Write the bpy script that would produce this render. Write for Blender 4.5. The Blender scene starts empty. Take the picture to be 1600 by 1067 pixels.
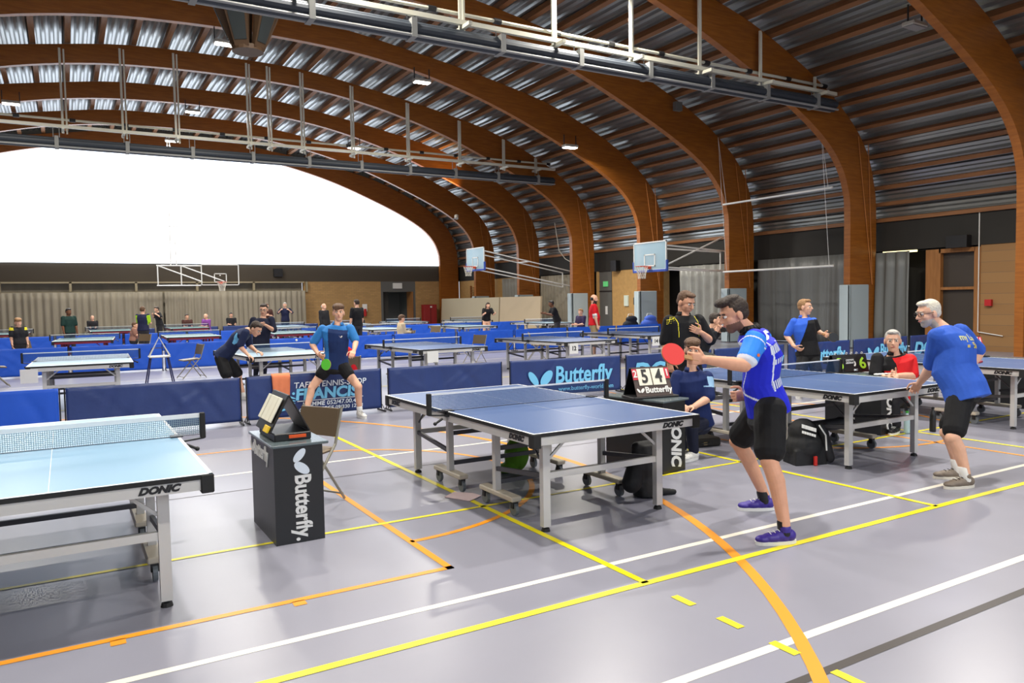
import bpy, math, random
from mathutils import Vector, Matrix
import mathutils.noise as mnoise
C = bpy.context.scene.collection
random.seed(7)
R = math.radians
V = Vector
# ------------------------------------------------------------------ camera, world, light, exposure
cam_d = bpy.data.cameras.new('camera'); cam_d.sensor_width = 36.0; cam_d.lens = 36.0*1183.6/1600; cam_d.clip_end = 200
cam = bpy.data.objects.new('camera', cam_d); C.objects.link(cam)
yaw, pitch, roll = .53217, .05292, -.01732
_f = V((math.sin(yaw)*math.cos(pitch), math.cos(yaw)*math.cos(pitch), -math.sin(pitch)))
_r = V((math.cos(yaw), -math.sin(yaw), 0)); _u = _r.cross(_f)
_r2 = math.cos(roll)*_r + math.sin(roll)*_u; _u2 = -math.sin(roll)*_r + math.cos(roll)*_u
cam.matrix_world = Matrix(((_r2.x, _u2.x, -_f.x, 0), (_r2.y, _u2.y, -_f.y, 0), (_r2.z, _u2.z, -_f.z, 1.6606), (0, 0, 0, 1)))
bpy.context.scene.camera = cam
W = bpy.data.worlds.new('world'); bpy.context.scene.world = W; W.use_nodes = True
W.node_tree.nodes['Background'].inputs[0].default_value = (.8, .88, 1, 1)
W.node_tree.nodes['Background'].inputs[1].default_value = 1.0
vs = bpy.context.scene.view_settings
vs.view_transform = 'Standard'; vs.look = 'None'; vs.gamma = 1; vs.use_curve_mapping = False
vs.exposure = 0.14
GABLE = 2.8      # daylight through the translucent end windows
LAMP = 470.0     # watts of each ceiling floodlight
bpy.context.scene.cycles.max_bounces = 6
bpy.context.scene.cycles.diffuse_bounces = 4
bpy.context.scene.cycles.glossy_bounces = 3
bpy.context.scene.cycles.transparent_max_bounces = 12

# ------------------------------------------------------------------ materials
MATS = {}
def srgb(c):
    return tuple(((x/255)/12.92 if x/255 <= .04045 else ((x/255+.055)/1.055)**2.4) for x in c) + (1,)
def mat(name, col, rough=.5, metal=0, spec=.5, noise=0, nscale=20, bump=0, bscale=60, emit=0, coat=0, stretch=None, trans=0, alpha=1):
    if name in MATS: return MATS[name]
    m = bpy.data.materials.new(name); m.use_nodes = True; nt = m.node_tree; b = nt.nodes['Principled BSDF']
    c = srgb(col)
    b.inputs['Base Color'].default_value = c
    b.inputs['Roughness'].default_value = rough; b.inputs['Metallic'].default_value = metal
    b.inputs['Specular IOR Level'].default_value = spec
    if coat: b.inputs['Coat Weight'].default_value = coat; b.inputs['Coat Roughness'].default_value = .15
    if trans: b.inputs['Transmission Weight'].default_value = trans
    if alpha < 1: b.inputs['Alpha'].default_value = alpha
    if emit:
        b.inputs['Emission Color'].default_value = c; b.inputs['Emission Strength'].default_value = emit
    if noise or bump:
        tc = nt.nodes.new('ShaderNodeTexCoord'); mp = nt.nodes.new('ShaderNodeMapping')
        nt.links.new(tc.outputs['Object'], mp.inputs[0])
        if stretch: mp.inputs['Scale'].default_value = stretch
    if noise:
        n = nt.nodes.new('ShaderNodeTexNoise'); n.inputs['Scale'].default_value = nscale; n.inputs['Detail'].default_value = 4
        nt.links.new(mp.outputs[0], n.inputs['Vector'])
        r = nt.nodes.new('ShaderNodeMapRange'); r.inputs[1].default_value = .3; r.inputs[2].default_value = .7
        r.inputs[3].default_value = 1-noise; r.inputs[4].default_value = 1+noise
        nt.links.new(n.outputs[0], r.inputs[0])
        x = nt.nodes.new('ShaderNodeVectorMath'); x.operation = 'SCALE'; x.inputs[0].default_value = c[:3]
        nt.links.new(r.outputs[0], x.inputs['Scale']); nt.links.new(x.outputs[0], b.inputs['Base Color'])
    if bump:
        n2 = nt.nodes.new('ShaderNodeTexNoise'); n2.inputs['Scale'].default_value = bscale; n2.inputs['Detail'].default_value = 3
        nt.links.new(mp.outputs[0], n2.inputs['Vector'])
        bp = nt.nodes.new('ShaderNodeBump'); bp.inputs['Strength'].default_value = bump; bp.inputs['Distance'].default_value = .02
        nt.links.new(n2.outputs[0], bp.inputs['Height']); nt.links.new(bp.outputs[0], b.inputs['Normal'])
    MATS[name] = m
    return m
def skin(name, col): return mat(name, col, .55, spec=.35, noise=.06, nscale=14)
def cloth(name, col, rough=.75): return mat(name, col, rough, spec=.25, noise=.05, nscale=9, bump=.35, bscale=9)
def net_mat(name, col, cell, thick, extra):
    m = bpy.data.materials.new(name); m.use_nodes = True; nt = m.node_tree
    for n in list(nt.nodes): nt.nodes.remove(n)
    out = nt.nodes.new('ShaderNodeOutputMaterial'); mix = nt.nodes.new('ShaderNodeMixShader')
    tr = nt.nodes.new('ShaderNodeBsdfTransparent'); d = nt.nodes.new('ShaderNodeBsdfDiffuse'); d.inputs[0].default_value = srgb(col)
    tc = nt.nodes.new('ShaderNodeTexCoord'); sp = nt.nodes.new('ShaderNodeSeparateXYZ'); nt.links.new(tc.outputs['Object'], sp.inputs[0])
    def line(sock):
        a = nt.nodes.new('ShaderNodeMath'); a.operation = 'DIVIDE'; a.inputs[1].default_value = cell; nt.links.new(sock, a.inputs[0])
        f = nt.nodes.new('ShaderNodeMath'); f.operation = 'FRACT'; nt.links.new(a.outputs[0], f.inputs[0])
        l = nt.nodes.new('ShaderNodeMath'); l.operation = 'LESS_THAN'; l.inputs[1].default_value = thick; nt.links.new(f.outputs[0], l.inputs[0])
        return l.outputs[0]
    mx = nt.nodes.new('ShaderNodeMath'); mx.operation = 'MAXIMUM'
    nt.links.new(line(sp.outputs[0]), mx.inputs[0]); nt.links.new(line(sp.outputs[2]), mx.inputs[1])
    m2 = nt.nodes.new('ShaderNodeMath'); m2.operation = 'MAXIMUM'; m2.inputs[1].default_value = extra; nt.links.new(mx.outputs[0], m2.inputs[0])
    nt.links.new(m2.outputs[0], mix.inputs[0]); nt.links.new(tr.outputs[0], mix.inputs[1]); nt.links.new(d.outputs[0], mix.inputs[2])
    nt.links.new(mix.outputs[0], out.inputs[0]); MATS[name] = m
    return m
def wood_mat(name, c1, c2, scale=(1, 1, 1), rough=.4):
    m = bpy.data.materials.new(name); m.use_nodes = True; nt = m.node_tree; b = nt.nodes['Principled BSDF']
    tc = nt.nodes.new('ShaderNodeTexCoord'); mp = nt.nodes.new('ShaderNodeMapping'); mp.inputs['Scale'].default_value = scale
    n = nt.nodes.new('ShaderNodeTexNoise'); n.inputs['Scale'].default_value = 3; n.inputs['Detail'].default_value = 6
    cr = nt.nodes.new('ShaderNodeValToRGB'); cr.color_ramp.elements[0].position = .3; cr.color_ramp.elements[1].position = .7
    cr.color_ramp.elements[0].color = srgb(c1); cr.color_ramp.elements[1].color = srgb(c2)
    nt.links.new(tc.outputs['Object'], mp.inputs[0]); nt.links.new(mp.outputs[0], n.inputs[0]); nt.links.new(n.outputs[0], cr.inputs[0])
    nt.links.new(cr.outputs[0], b.inputs['Base Color']); b.inputs['Roughness'].default_value = rough
    MATS[name] = m; return m
def brick_mat(name, c1, c2, mortar, rot):
    m = bpy.data.materials.new(name); m.use_nodes = True; nt = m.node_tree; b = nt.nodes['Principled BSDF']
    tc = nt.nodes.new('ShaderNodeTexCoord'); mp = nt.nodes.new('ShaderNodeMapping'); mp.inputs['Rotation'].default_value = rot
    br = nt.nodes.new('ShaderNodeTexBrick'); br.inputs['Color1'].default_value = srgb(c1); br.inputs['Color2'].default_value = srgb(c2)
    br.inputs['Mortar'].default_value = srgb(mortar); br.inputs['Scale'].default_value = 1; br.inputs['Mortar Size'].default_value = .008
    br.inputs['Brick Width'].default_value = .3; br.inputs['Row Height'].default_value = .1
    nt.links.new(tc.outputs['Object'], mp.inputs[0]); nt.links.new(mp.outputs[0], br.inputs[0]); nt.links.new(br.outputs[0], b.inputs['Base Color'])
    b.inputs['Roughness'].default_value = .85; MATS[name] = m; return m

WHITE = mat('white_paint', (232, 232, 228), .45)
OFFW = mat('cream_enamel', (222, 219, 200), .4)
BLACK = mat('black_plastic', (22, 22, 24), .45)
DGREY = mat('dark_grey_metal', (62, 62, 64), .4, .6)
SILVER = mat('silver_painted_steel', (206, 204, 200), .42, .12)
DSTEEL = mat('dark_steel_bar', (78, 78, 82), .45, .5)
TOPB = mat('table_blue', (76, 102, 150), .33, spec=.5)
LINEW = mat('line_white', (238, 240, 240), .5)
RUBBER = mat('black_rubber', (30, 30, 30), .7)
GWHEEL = mat('grey_wheel', (110, 116, 120), .5)
NETM = net_mat('net_mesh', (66, 88, 120), .0127, .16, .14)
NETW = net_mat('net_mesh_near', (150, 170, 178), .0127, .30, .1)
NAVY = mat('navy_vinyl', (38, 58, 114), .38, spec=.5, noise=.06, nscale=3, bump=.3, bscale=5)
BLUEV = mat('bright_blue_vinyl', (30, 88, 205), .5, spec=.4, noise=.04, nscale=3, bump=.2, bscale=4)
LOGOB = mat('logo_light_blue', (120, 200, 240), .6)
LOGOW = mat('logo_white', (226, 236, 245), .6)
DESKB = mat('desk_black', (30, 31, 33), .42)
WOOD = wood_mat('arch_wood', (137, 78, 22), (164, 98, 32), (.6, .6, 6), .42)
PURL = wood_mat('purlin_wood', (118, 76, 42), (146, 98, 58), (6, .4, 6), .6)
TAN = brick_mat('tan_brick', (184, 146, 92), (170, 134, 84), (150, 124, 88), (R(90), 0, 0))
TANR = brick_mat('tan_brick_side', (166, 128, 82), (148, 112, 72), (132, 106, 78), (R(90), 0, R(90)))

# ------------------------------------------------------------------ mesh helpers
class MB:
    def __init__(s): s.v = []; s.f = []; s.m = []; s.k = 0
    def add(s, vs, fs, k=None):
        o = len(s.v); s.v += [tuple(x) for x in vs]; s.f += [tuple(i+o for i in f) for f in fs]
        s.m += [s.k if k is None else k]*len(fs); return s
    def box(s, c, d, k=None, rot=None, bev=0):
        hx, hy, hz = d[0]/2, d[1]/2, d[2]/2
        if bev:
            b = min(bev, hx*.9, hy*.9, hz*.9); vs = []; fs = []
            # chamfered box: three vertices per corner
            idx = {}
            for sx in (-1, 1):
                for sy in (-1, 1):
                    for sz in (-1, 1):
                        for ax in range(3):
                            p = [sx*(hx-b), sy*(hy-b), sz*(hz-b)]; p[ax] = (sx*hx, sy*hy, sz*hz)[ax]
                            idx[(sx, sy, sz, ax)] = len(vs); vs.append(V(p))
            S = (-1, 1)
            for sx in S: fs.append([idx[(sx, a, b_, 0)] for a, b_ in ((-1, -1), (1, -1), (1, 1), (-1, 1))][::sx])
            for sy in S: fs.append([idx[(a, sy, b_, 1)] for a, b_ in ((-1, -1), (-1, 1), (1, 1), (1, -1))][::sy])
            for sz in S: fs.append([idx[(a, b_, sz, 2)] for a, b_ in ((-1, -1), (1, -1), (1, 1), (-1, 1))][::sz])
            for sx in S:
                for sy in S:
                    fs.append([idx[(sx, sy, -1, 0)], idx[(sx, sy, -1, 1)], idx[(sx, sy, 1, 1)], idx[(sx, sy, 1, 0)]][::sx*sy])
                for sz in S:
                    fs.append([idx[(sx, -1, sz, 0)], idx[(sx, 1, sz, 0)], idx[(sx, 1, sz, 2)], idx[(sx, -1, sz, 2)]][::sx*sz])
            for sy in S:
                for sz in S:
                    fs.append([idx[(-1, sy, sz, 1)], idx[(-1, sy, sz, 2)], idx[(1, sy, sz, 2)], idx[(1, sy, sz, 1)]][::sy*sz])
            for sx in S:
                for sy in S:
                    for sz in S: fs.append([idx[(sx, sy, sz, 0)], idx[(sx, sy, sz, 1)], idx[(sx, sy, sz, 2)]][::sx*sy*sz])
        else:
            vs = [V((x, y, z)) for x in (-hx, hx) for y in (-hy, hy) for z in (-hz, hz)]
            fs = [(0, 1, 3, 2), (4, 6, 7, 5), (0, 4, 5, 1), (2, 3, 7, 6), (0, 2, 6, 4), (1, 5, 7, 3)]
        if rot is not None: vs = [rot @ v for v in vs]
        c = V(c); return s.add([v+c for v in vs], fs, k)
    def bb(s, x0, x1, y0, y1, z0, z1, k=None, bev=0): return s.box(((x0+x1)/2, (y0+y1)/2, (z0+z1)/2), (abs(x1-x0), abs(y1-y0), abs(z1-z0)), k, None, bev)
    def bar(s, a, b, w, h=None, k=None, up=(0, 0, 1)):
        a, b = V(a), V(b); d = b-a; L = d.length
        if L < 1e-6: return s
        h = h or w; z = d/L; upv = V(up)
        if abs(z.dot(upv)) > .98: upv = V((0, 1, 0))
        x = upv.cross(z).normalized(); y = z.cross(x)
        M = Matrix((x, y, z)).transposed()
        return s.box((a+b)/2, (w, h, L), k, M)
    def tube(s, a, b, r, r2=None, n=10, k=None):
        a, b = V(a), V(b); d = b-a; L = d.length
        if L < 1e-6: return s
        z = d/L; x = z.orthogonal().normalized(); y = z.cross(x); r2 = r if r2 is None else r2
        vs = [a+(x*math.cos(t)+y*math.sin(t))*r for t in [2*math.pi*i/n for i in range(n)]] + [b+(x*math.cos(t)+y*math.sin(t))*r2 for t in [2*math.pi*i/n for i in range(n)]]
        fs = [(i, (i+1) % n, n+(i+1) % n, n+i) for i in range(n)] + [tuple(range(n))[::-1], tuple(range(n, 2*n))]
        return s.add(vs, fs, k)
    def path(s, pts, r, n=8, k=None, closed=False):
        pts = [V(p) for p in pts]; N = len(pts); rings = []; x = None
        for i, p in enumerate(pts):
            a = pts[(i-1) % N] if (closed or i > 0) else p; b = pts[(i+1) % N] if (closed or i < N-1) else p
            t = (b-a).normalized()
            x = t.orthogonal().normalized() if x is None else (x-t*x.dot(t)).normalized()
            y = t.cross(x); rings.append([p+(x*math.cos(q)+y*math.sin(q))*r for q in [2*math.pi*j/n for j in range(n)]])
        vs = [v for rg in rings for v in rg]; fs = []
        for i in range(N if closed else N-1):
            for j in range(n):
                fs.append((i*n+j, i*n+(j+1) % n, ((i+1) % N)*n+(j+1) % n, ((i+1) % N)*n+j))
        if not closed: fs += [tuple(range(n))[::-1], tuple(range((N-1)*n, N*n))]
        return s.add(vs, fs, k)
    def loft(s, rings, n=20, k=None, p=2.3):
        # rings: (centre, half-width vector, half-depth vector)
        vs = []
        for c, a, b in rings:
            c, a, b = V(c), V(a), V(b)
            for i in range(n):
                t = 2*math.pi*i/n; ct, st = math.cos(t), math.sin(t)
                vs.append(c+a*(math.copysign(abs(ct)**(2/p), ct))+b*(math.copysign(abs(st)**(2/p), st)))
        fs = []; N = len(rings)
        for i in range(N-1):
            for j in range(n): fs.append((i*n+j, i*n+(j+1) % n, (i+1)*n+(j+1) % n, (i+1)*n+j))
        fs += [tuple(range(n))[::-1], tuple(range((N-1)*n, N*n))]
        return s.add(vs, fs, k)
    def ell(s, c, ax, n=16, m=10, k=None):
        c = V(c); a, b, d = [V(q) for q in ax]; vs = [c-d]
        for i in range(1, m):
            ph = -math.pi/2+math.pi*i/m
            for j in range(n):
                t = 2*math.pi*j/n; vs.append(c+(a*math.cos(t)+b*math.sin(t))*math.cos(ph)+d*math.sin(ph))
        vs.append(c+d); fs = [(0, 1+(j+1) % n, 1+j) for j in range(n)]
        for i in range(m-2):
            for j in range(n): fs.append((1+i*n+j, 1+i*n+(j+1) % n, 1+(i+1)*n+(j+1) % n, 1+(i+1)*n+j))
        e = len(vs)-1; o = 1+(m-2)*n
        fs += [(o+j, o+(j+1) % n, e) for j in range(n)]
        return s.add(vs, fs, k)
    def sph(s, c, r, k=None, n=16, m=10): return s.ell(c, ((r, 0, 0), (0, r, 0), (0, 0, r)), n, m, k)
    def cone(s, a, b, ra, rb, k=None, n=16):
        # tapered capsule
        a, b = V(a), V(b); d = b-a; L = d.length
        if L < 1e-5: return s.sph(a, max(ra, rb), k)
        z = d/L; x = z.orthogonal().normalized(); y = z.cross(x); rings = []
        for q in (-80, -60, -35, -10): t = R(q); rings.append((a+z*math.sin(t)*ra, ra*math.cos(t)))
        for q in (10, 35, 60, 80): t = R(q); rings.append((b+z*math.sin(t)*rb, rb*math.cos(t)))
        return s.loft([(c, x*r, y*r) for c, r in rings], n, k, 2)
    def quad(s, a, b, c, d, k=None): return s.add([a, b, c, d], [(0, 1, 2, 3)], k)
    def prism(s, pts, ext, k=None):
        n = len(pts); e = V(ext); vs = [V(p) for p in pts]+[V(p)+e for p in pts]
        return s.add(vs, [tuple(range(n))[::-1], tuple(range(n, 2*n))]+[(i, (i+1) % n, n+(i+1) % n, n+i) for i in range(n)], k)
    def mesh(s, name, mats, smooth=False):
        me = bpy.data.meshes.new(name); me.from_pydata([tuple(v) for v in s.v], [], s.f)
        for m in (mats if isinstance(mats, (list, tuple)) else [mats]): me.materials.append(m)
        me.polygons.foreach_set('material_index', s.m)
        if smooth: me.polygons.foreach_set('use_smooth', [True]*len(s.f))
        me.update(); return me
    def build(s, name, mats, parent=None, smooth=False):
        return obj(name, s.mesh(name, mats, smooth), parent)
def obj(name, me, parent=None):
    o = bpy.data.objects.new(name, me); C.objects.link(o)
    if parent: o.parent = parent
    return o
def empty(name, loc=(0, 0, 0), rz=0):
    o = bpy.data.objects.new(name, None); C.objects.link(o); o.location = loc; o.rotation_euler = (0, 0, rz); o.empty_display_size = .2
    return o
def tag(o, label=None, cat=None, group=None, kind=None):
    if label: o['label'] = label
    if cat: o['category'] = cat
    if group: o['group'] = group
    if kind: o['kind'] = kind
    return o
def struct(o): o['kind'] = 'structure'; return o
def kids(o): return [c for c in bpy.data.objects if c.parent == o]
def copy_tree(o, parent=None, pl=False):
    c = o.copy(); C.objects.link(c)
    if parent: c.parent = parent
    for ch in list(o.children): copy_tree(ch, c)
    return c
def fuse(mb, voxel, smooth=3, fac=.5):
    me = mb.mesh('tmp', []); o = bpy.data.objects.new('tmp', me); C.objects.link(o)
    md = o.modifiers.new('r', 'REMESH'); md.mode = 'VOXEL'; md.voxel_size = voxel
    if smooth: s = o.modifiers.new('s', 'SMOOTH'); s.factor = fac; s.iterations = smooth
    dg = bpy.context.evaluated_depsgraph_get(); dg.update()
    r = bpy.data.meshes.new_from_object(o.evaluated_get(dg)); bpy.data.objects.remove(o)
    r.polygons.foreach_set('use_smooth', [True]*len(r.polygons)); return r
TXT = {}
def text_mesh(st, size=1, shear=0, bold=0, ext=.004, sx=1):
    key = (st, size, shear, bold, ext, sx)
    if key in TXT: return TXT[key]
    cu = bpy.data.curves.new('t', 'FONT'); cu.body = st; cu.size = size; cu.shear = shear; cu.offset = bold; cu.extrude = ext
    cu.align_x = 'CENTER'; cu.align_y = 'CENTER'; cu.resolution_u = 3
    o = bpy.data.objects.new('t', cu); C.objects.link(o); dg = bpy.context.evaluated_depsgraph_get(); dg.update()
    me = bpy.data.meshes.new_from_object(o.evaluated_get(dg)); bpy.data.objects.remove(o)
    for v in me.vertices: v.co.x *= sx
    me.materials.clear(); TXT[key] = me; return me
def text(st, m, parent, loc, xd, yd, size=1, shear=0, bold=0, sx=1, name='lettering', ext=.003, fit=None):
    me = text_mesh(st, size, shear, bold, ext, sx).copy(); me.name = name; me.materials.append(m)
    if fit:
        xs = [v.co.x for v in me.vertices]; k = fit/(max(xs)-min(xs)); c = (max(xs)+min(xs))/2
        for v in me.vertices: v.co.x = (v.co.x-c)*k
    xd, yd = V(xd).normalized(), V(yd).normalized(); z = xd.cross(yd)
    o = obj(name, me, parent)
    o.matrix_local = Matrix(((xd.x, yd.x, z.x, loc[0]), (xd.y, yd.y, z.y, loc[1]), (xd.z, yd.z, z.z, loc[2]), (0, 0, 0, 1)))
    return o
def leaf(mb, c, xd, yd, ang, a, b, k=0, th=.003):
    # an elliptical leaf shape in the plane xd, yd
    c, xd, yd = V(c), V(xd).normalized(), V(yd).normalized(); n = xd.cross(yd)*th
    u = xd*math.cos(ang)+yd*math.sin(ang); w = -xd*math.sin(ang)+yd*math.cos(ang)
    pts = []
    for i in range(20):
        t = 2*math.pi*i/20; pts.append(c+u*math.cos(t)*a+w*math.sin(t)*b)
    mb.prism(pts, n, k)
def butterfly(mb, c, xd, yd, s, k=0):
    c = V(c); xd, yd = V(xd).normalized(), V(yd).normalized()
    leaf(mb, c-xd*.40*s, xd, yd, R(125), .46*s, .2*s, k); leaf(mb, c+xd*.40*s, xd, yd, R(50), .5*s, .27*s, k)

from mathutils.bvhtree import BVHTree
def decal(me, m, shirt, parent, base, o, xd, yd, name='print', off=.003):
    # a flat print draped on the cloth: every vertex is laid on the nearest surface along the print's normal
    bm = BVHTree.FromPolygons([v.co[:] for v in shirt.vertices], [p.vertices[:] for p in shirt.polygons])
    xd, yd = V(xd).normalized(), V(yd).normalized(); n = xd.cross(yd); me = me.copy(); me.name = name; me.materials.clear(); me.materials.append(m)
    for v in me.vertices:
        p = V(o)+xd*v.co.x+yd*v.co.y; h = bm.ray_cast(p+n*.4, -n)
        q = h[0]+n*(off+v.co.z*.3) if h[0] is not None else p
        v.co = q-base
    return obj(name, me, parent)
# ------------------------------------------------------------------ the hall
XC = 5.3; YG = 45.3; YB = -14.0
INNER = [(0, 10.3), (2, 10.26), (4, 10.12), (6, 9.8), (8, 9.3), (9.6, 8.78), (11.2, 8.15), (12.8, 7.46), (14, 6.85), (14.9, 6.25), (15.5, 5.6), (15.8, 4.95), (15.9, 4.3), (15.9, 2.0), (15.9, 0)]
OUTER = [(0, 10.95), (3, 10.88), (5.4, 10.55), (7.5, 10.2), (9.5, 9.8), (11.5, 9.3), (13.4, 8.55), (14.7, 7.9), (15.6, 7.3), (16.3, 6.7), (16.8, 6.0), (17.05, 5.3), (17.2, 4.4), (17.2, 2.0), (17.2, 0)]
def smooth_curve(pts, n=4):
    out = []; P = [(-pts[1][0], pts[1][1])]+pts+[pts[-1]]
    for i in range(1, len(P)-2):
        for j in range(n):
            t = j/n; q = []
            for d in (0, 1):
                a, b, c, e = P[i-1][d], P[i][d], P[i+1][d], P[i+2][d]
                q.append(.5*((2*b)+(-a+c)*t+(2*a-5*b+4*c-e)*t*t+(-a+3*b-3*c+e)*t**3))
            out.append(tuple(q))
    out.append(pts[-1]); return out
si, so = smooth_curve(INNER), smooth_curve(OUTER)
def full(c): return [(XC-u, z) for u, z in c[::-1]]+[(XC+u, z) for u, z in c[1:]]
fi, fo = full(si), full(so)

# floor
mfl = mat('sports_floor', (142, 142, 155), .31, spec=.5, noise=.035, nscale=1.2, bump=.02, bscale=3)
MB().bb(-12.4, 23.2, YB, YG+.3, -.1, 0).build('floor', mfl); floor = bpy.data.objects['floor']; struct(floor)
YEL = mat('court_yellow', (238, 222, 24), .4); ORA = mat('court_orange', (236, 150, 24), .4); CWH = mat('court_white', (236, 230, 214), .4); CBL = mat('court_black', (58, 52, 50), .45)
def court(name, m, segs=(), arcs=(), z=.0015):
    mb = MB()
    for x0, y0, x1, y1, w in segs:
        d = V((x1-x0, y1-y0, 0)).normalized(); n = V((-d.y, d.x, 0))*w/2
        a, b = V((x0, y0, z)), V((x1, y1, z)); mb.quad(a-n, b-n, b+n, a+n)
    for cx, cy, r, t0, t1, w in arcs:
        N = 64; p = []
        for i in range(N+1):
            t = R(t0+(t1-t0)*i/N); p.append((V((cx+(r-w/2)*math.cos(t), cy+(r-w/2)*math.sin(t), z)), V((cx+(r+w/2)*math.cos(t), cy+(r+w/2)*math.sin(t), z))))
        for i in range(N): mb.quad(p[i][0], p[i][1], p[i+1][1], p[i+1][0])
    return mb.build(name, m, floor)
court('white_court_lines', CWH, [(-11, 3.73, 21, 3.73, .05), (-11, 2.41, 21, 2.41, .055), (-11, 7.81, 21, 7.81, .05), (-11, 19.2, 21, 19.2, .05), (14.9, -3, 14.9, 30, .05)], z=.0012)
court('yellow_court_lines', YEL, [(-11, 3.365, 21, 3.365, .055), (-11, 5.37, 21, 5.37, .04), (2.865, 3.365, 2.865, 14.4, .05), (5.82, 3.365, 5.82, 14.4, .05), (8.8, 3.365, 8.8, 14.4, .05), (-11, 14.4, 21, 14.4, .05)]+[(2.865, y, 2.865, y-.15, .05) for y in (3.13, 2.79, 2.45, 2.11, 1.77)], z=.0026)
court('orange_court_lines', ORA, [(-11, 4.235, 2.035, 4.235, .05), (2.01, 4.21, 2.01, 9.09, .05), (-11, 9.07, 2.035, 9.07, .05), (8.35, 2.2, 8.35, 11, .05)]+[(x, 4.15, x, 4.22, .07) for x in (.16, 1.06)],
      [(2.01, 6.65, 1.8, -90, 90, .05), (-2.52, 6.65, 6.97, -75, 75, .07), (8.35, 6.65, 1.8, 0, 360, .05)], z=.002)
court('black_court_lines', CBL, [(-11, 2.13, 21, 2.13, .05), (-11, 7.08, 21, 7.08, .015)], z=.0016)

# timber arches (at every 5 m)
arch_names = {7: 'framing the white end window', 6: 'second from the white end window', 5: 'third from the white end window', 4: 'fourth from the white end window, carrying the far hoist', 3: 'fifth from the white end window, floodlights on it', 2: 'sixth from the white end window, carrying the near hoist', 1: 'nearest seen at the right edge', 0: 'overhead beside the camera', -1: 'behind the camera', -2: 'second behind the camera', -3: 'farthest behind the camera'}
def arch(y, k):
    mb = MB(); n = len(fi); vs = []
    for yy in (y-.11, y+.11):
        for (a, b) in zip(fi, fo): vs += [(a[0], yy, a[1]), (b[0], yy, b[1])]
    fs = []; o = 2*n
    for i in range(n-1):
        a, b, c, d = 2*i, 2*i+1, 2*i+3, 2*i+2
        fs += [(a, d, c, b), (o+a, o+b, o+c, o+d), (a, o+a, o+d, d), (b, c, o+c, o+b)]
    mb.add(vs, fs); return mb.build('timber_arch', WOOD)
AY = {k: 10.2+5.01*k for k in range(-4, 8)}
for k in range(-3, 8):
    t = arch(AY[k] if k < 7 else 45.2, k); tag(t, 'laminated brown timber roof arch, '+arch_names[k], 'arch', 'timber roof arches')

# roof sheet and purlins
def resample(c, step):
    L = [0]
    for a, b in zip(c, c[1:]): L.append(L[-1]+math.dist(a, b))
    out = []; s = 0; i = 0
    while s <= L[-1]:
        while L[i+1] < s: i += 1
        t = (s-L[i])/max(L[i+1]-L[i], 1e-9); a, b = c[i], c[i+1]
        d = ((b[0]-a[0]), (b[1]-a[1])); l = math.hypot(*d)
        out.append((a[0]+d[0]*t, a[1]+d[1]*t, -d[1]/l, d[0]/l)); s += step
    return out
roofc = [q for q in fo if q[1] > 4.1]; roofc = [(XC-17.2, 4.02)]+roofc+[(XC+17.2, 4.02)]
rs = resample(roofc, .025); off = .24; prof = []
for i, (x, z, nx, nz) in enumerate(rs):
    ph = (i*.025/.25) % 1
    if round(ph*10) not in (0, 3, 5, 8): continue
    h = 0 if round(ph*10) in (0, 3) else .075
    prof.append((x+nx*(off+h), z+nz*(off+h)))
vs = []; ys = [YB, YG+.1]
for x, z in prof: vs += [(x, ys[0], z), (x, ys[1], z)]
deck = mat('galvanised_deck', (156, 158, 156), .28, .75, noise=.06, nscale=1.2, stretch=(1, .3, 1))
ceil = MB().add(vs, [(2*i, 2*i+1, 2*i+3, 2*i+2) for i in range(len(prof)-1)]).build('ceiling', deck); struct(ceil)
# a plain outer skin above the sheet
mb = MB(); vs = []
for x, z, nx, nz in rs[::20]+[rs[-1]]: vs += [(x+nx*.45, YB, z+nz*.45), (x+nx*.45, YG+.1, z+nz*.45)]
mb.add(vs, [(2*i, 2*i+2, 2*i+3, 2*i+1) for i in range(len(vs)//2-1)]).build('roof_skin', DGREY, ceil)
pp = []; acc = 0; rp = resample(roofc, .01)
for i, (x, z, nx, nz) in enumerate(rp):
    acc += .01
    if acc >= (.5 if z < 7.6 else 1.02): pp.append((x, z, nx, nz)); acc = 0
for x, z, nx, nz in pp:
    mb = MB(); t = V((nz, 0, -nx)); n = V((nx, 0, nz)); c = V((x, 0, z)); a = .06 if z < 7.6 else .085; h = .2 if z > 7.6 else .16
    pts = [c-t*a+n*(.235-h), c+t*a+n*(.235-h), c+t*a+n*.235, c-t*a+n*.235]
    pts = [V((p.x, YB, p.z)) for p in pts]
    mb.prism(pts, (0, YG-YB, 0)).build('purlin', PURL, ceil)

# end wall with the big translucent window (far) and its twin behind the camera
BAND = mat('band_brown', (74, 66, 54), .8); BANDR = mat('band_dark', (40, 38, 34), .8)
CURT = mat('curtain_beige', (150, 142, 124), .6, noise=.12, nscale=2.5, stretch=(1, 1, .2)); CURG = mat('curtain_grey', (112, 114, 112), .45, noise=.1, nscale=2, stretch=(1, 1, .2))
TIMB = wood_mat('frame_timber', (140, 92, 44), (164, 110, 58), (4, 4, .6), .6)
GREYP = mat('grey_door_paint', (96, 96, 92), .6)
glow = mat('translucent_panel', (228, 240, 255), .6, emit=GABLE)
def end_window(y, name):
    pts = [(x, z) for x, z in fi if z > 4.05]; pts = [(XC-15.9, 4.05)]+pts+[(XC+15.9, 4.05)]
    mb = MB(); mb.prism([(x, y, z) for x, z in pts], (0, .08, 0)); return struct(mb.build(name, glow))
end_window(YG, 'window_1'); end_window(YB, 'window_2')
def wall(name, m, *boxes):
    mb = MB()
    for b in boxes: mb.bb(*b)
    return struct(mb.build(name, m))
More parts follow.
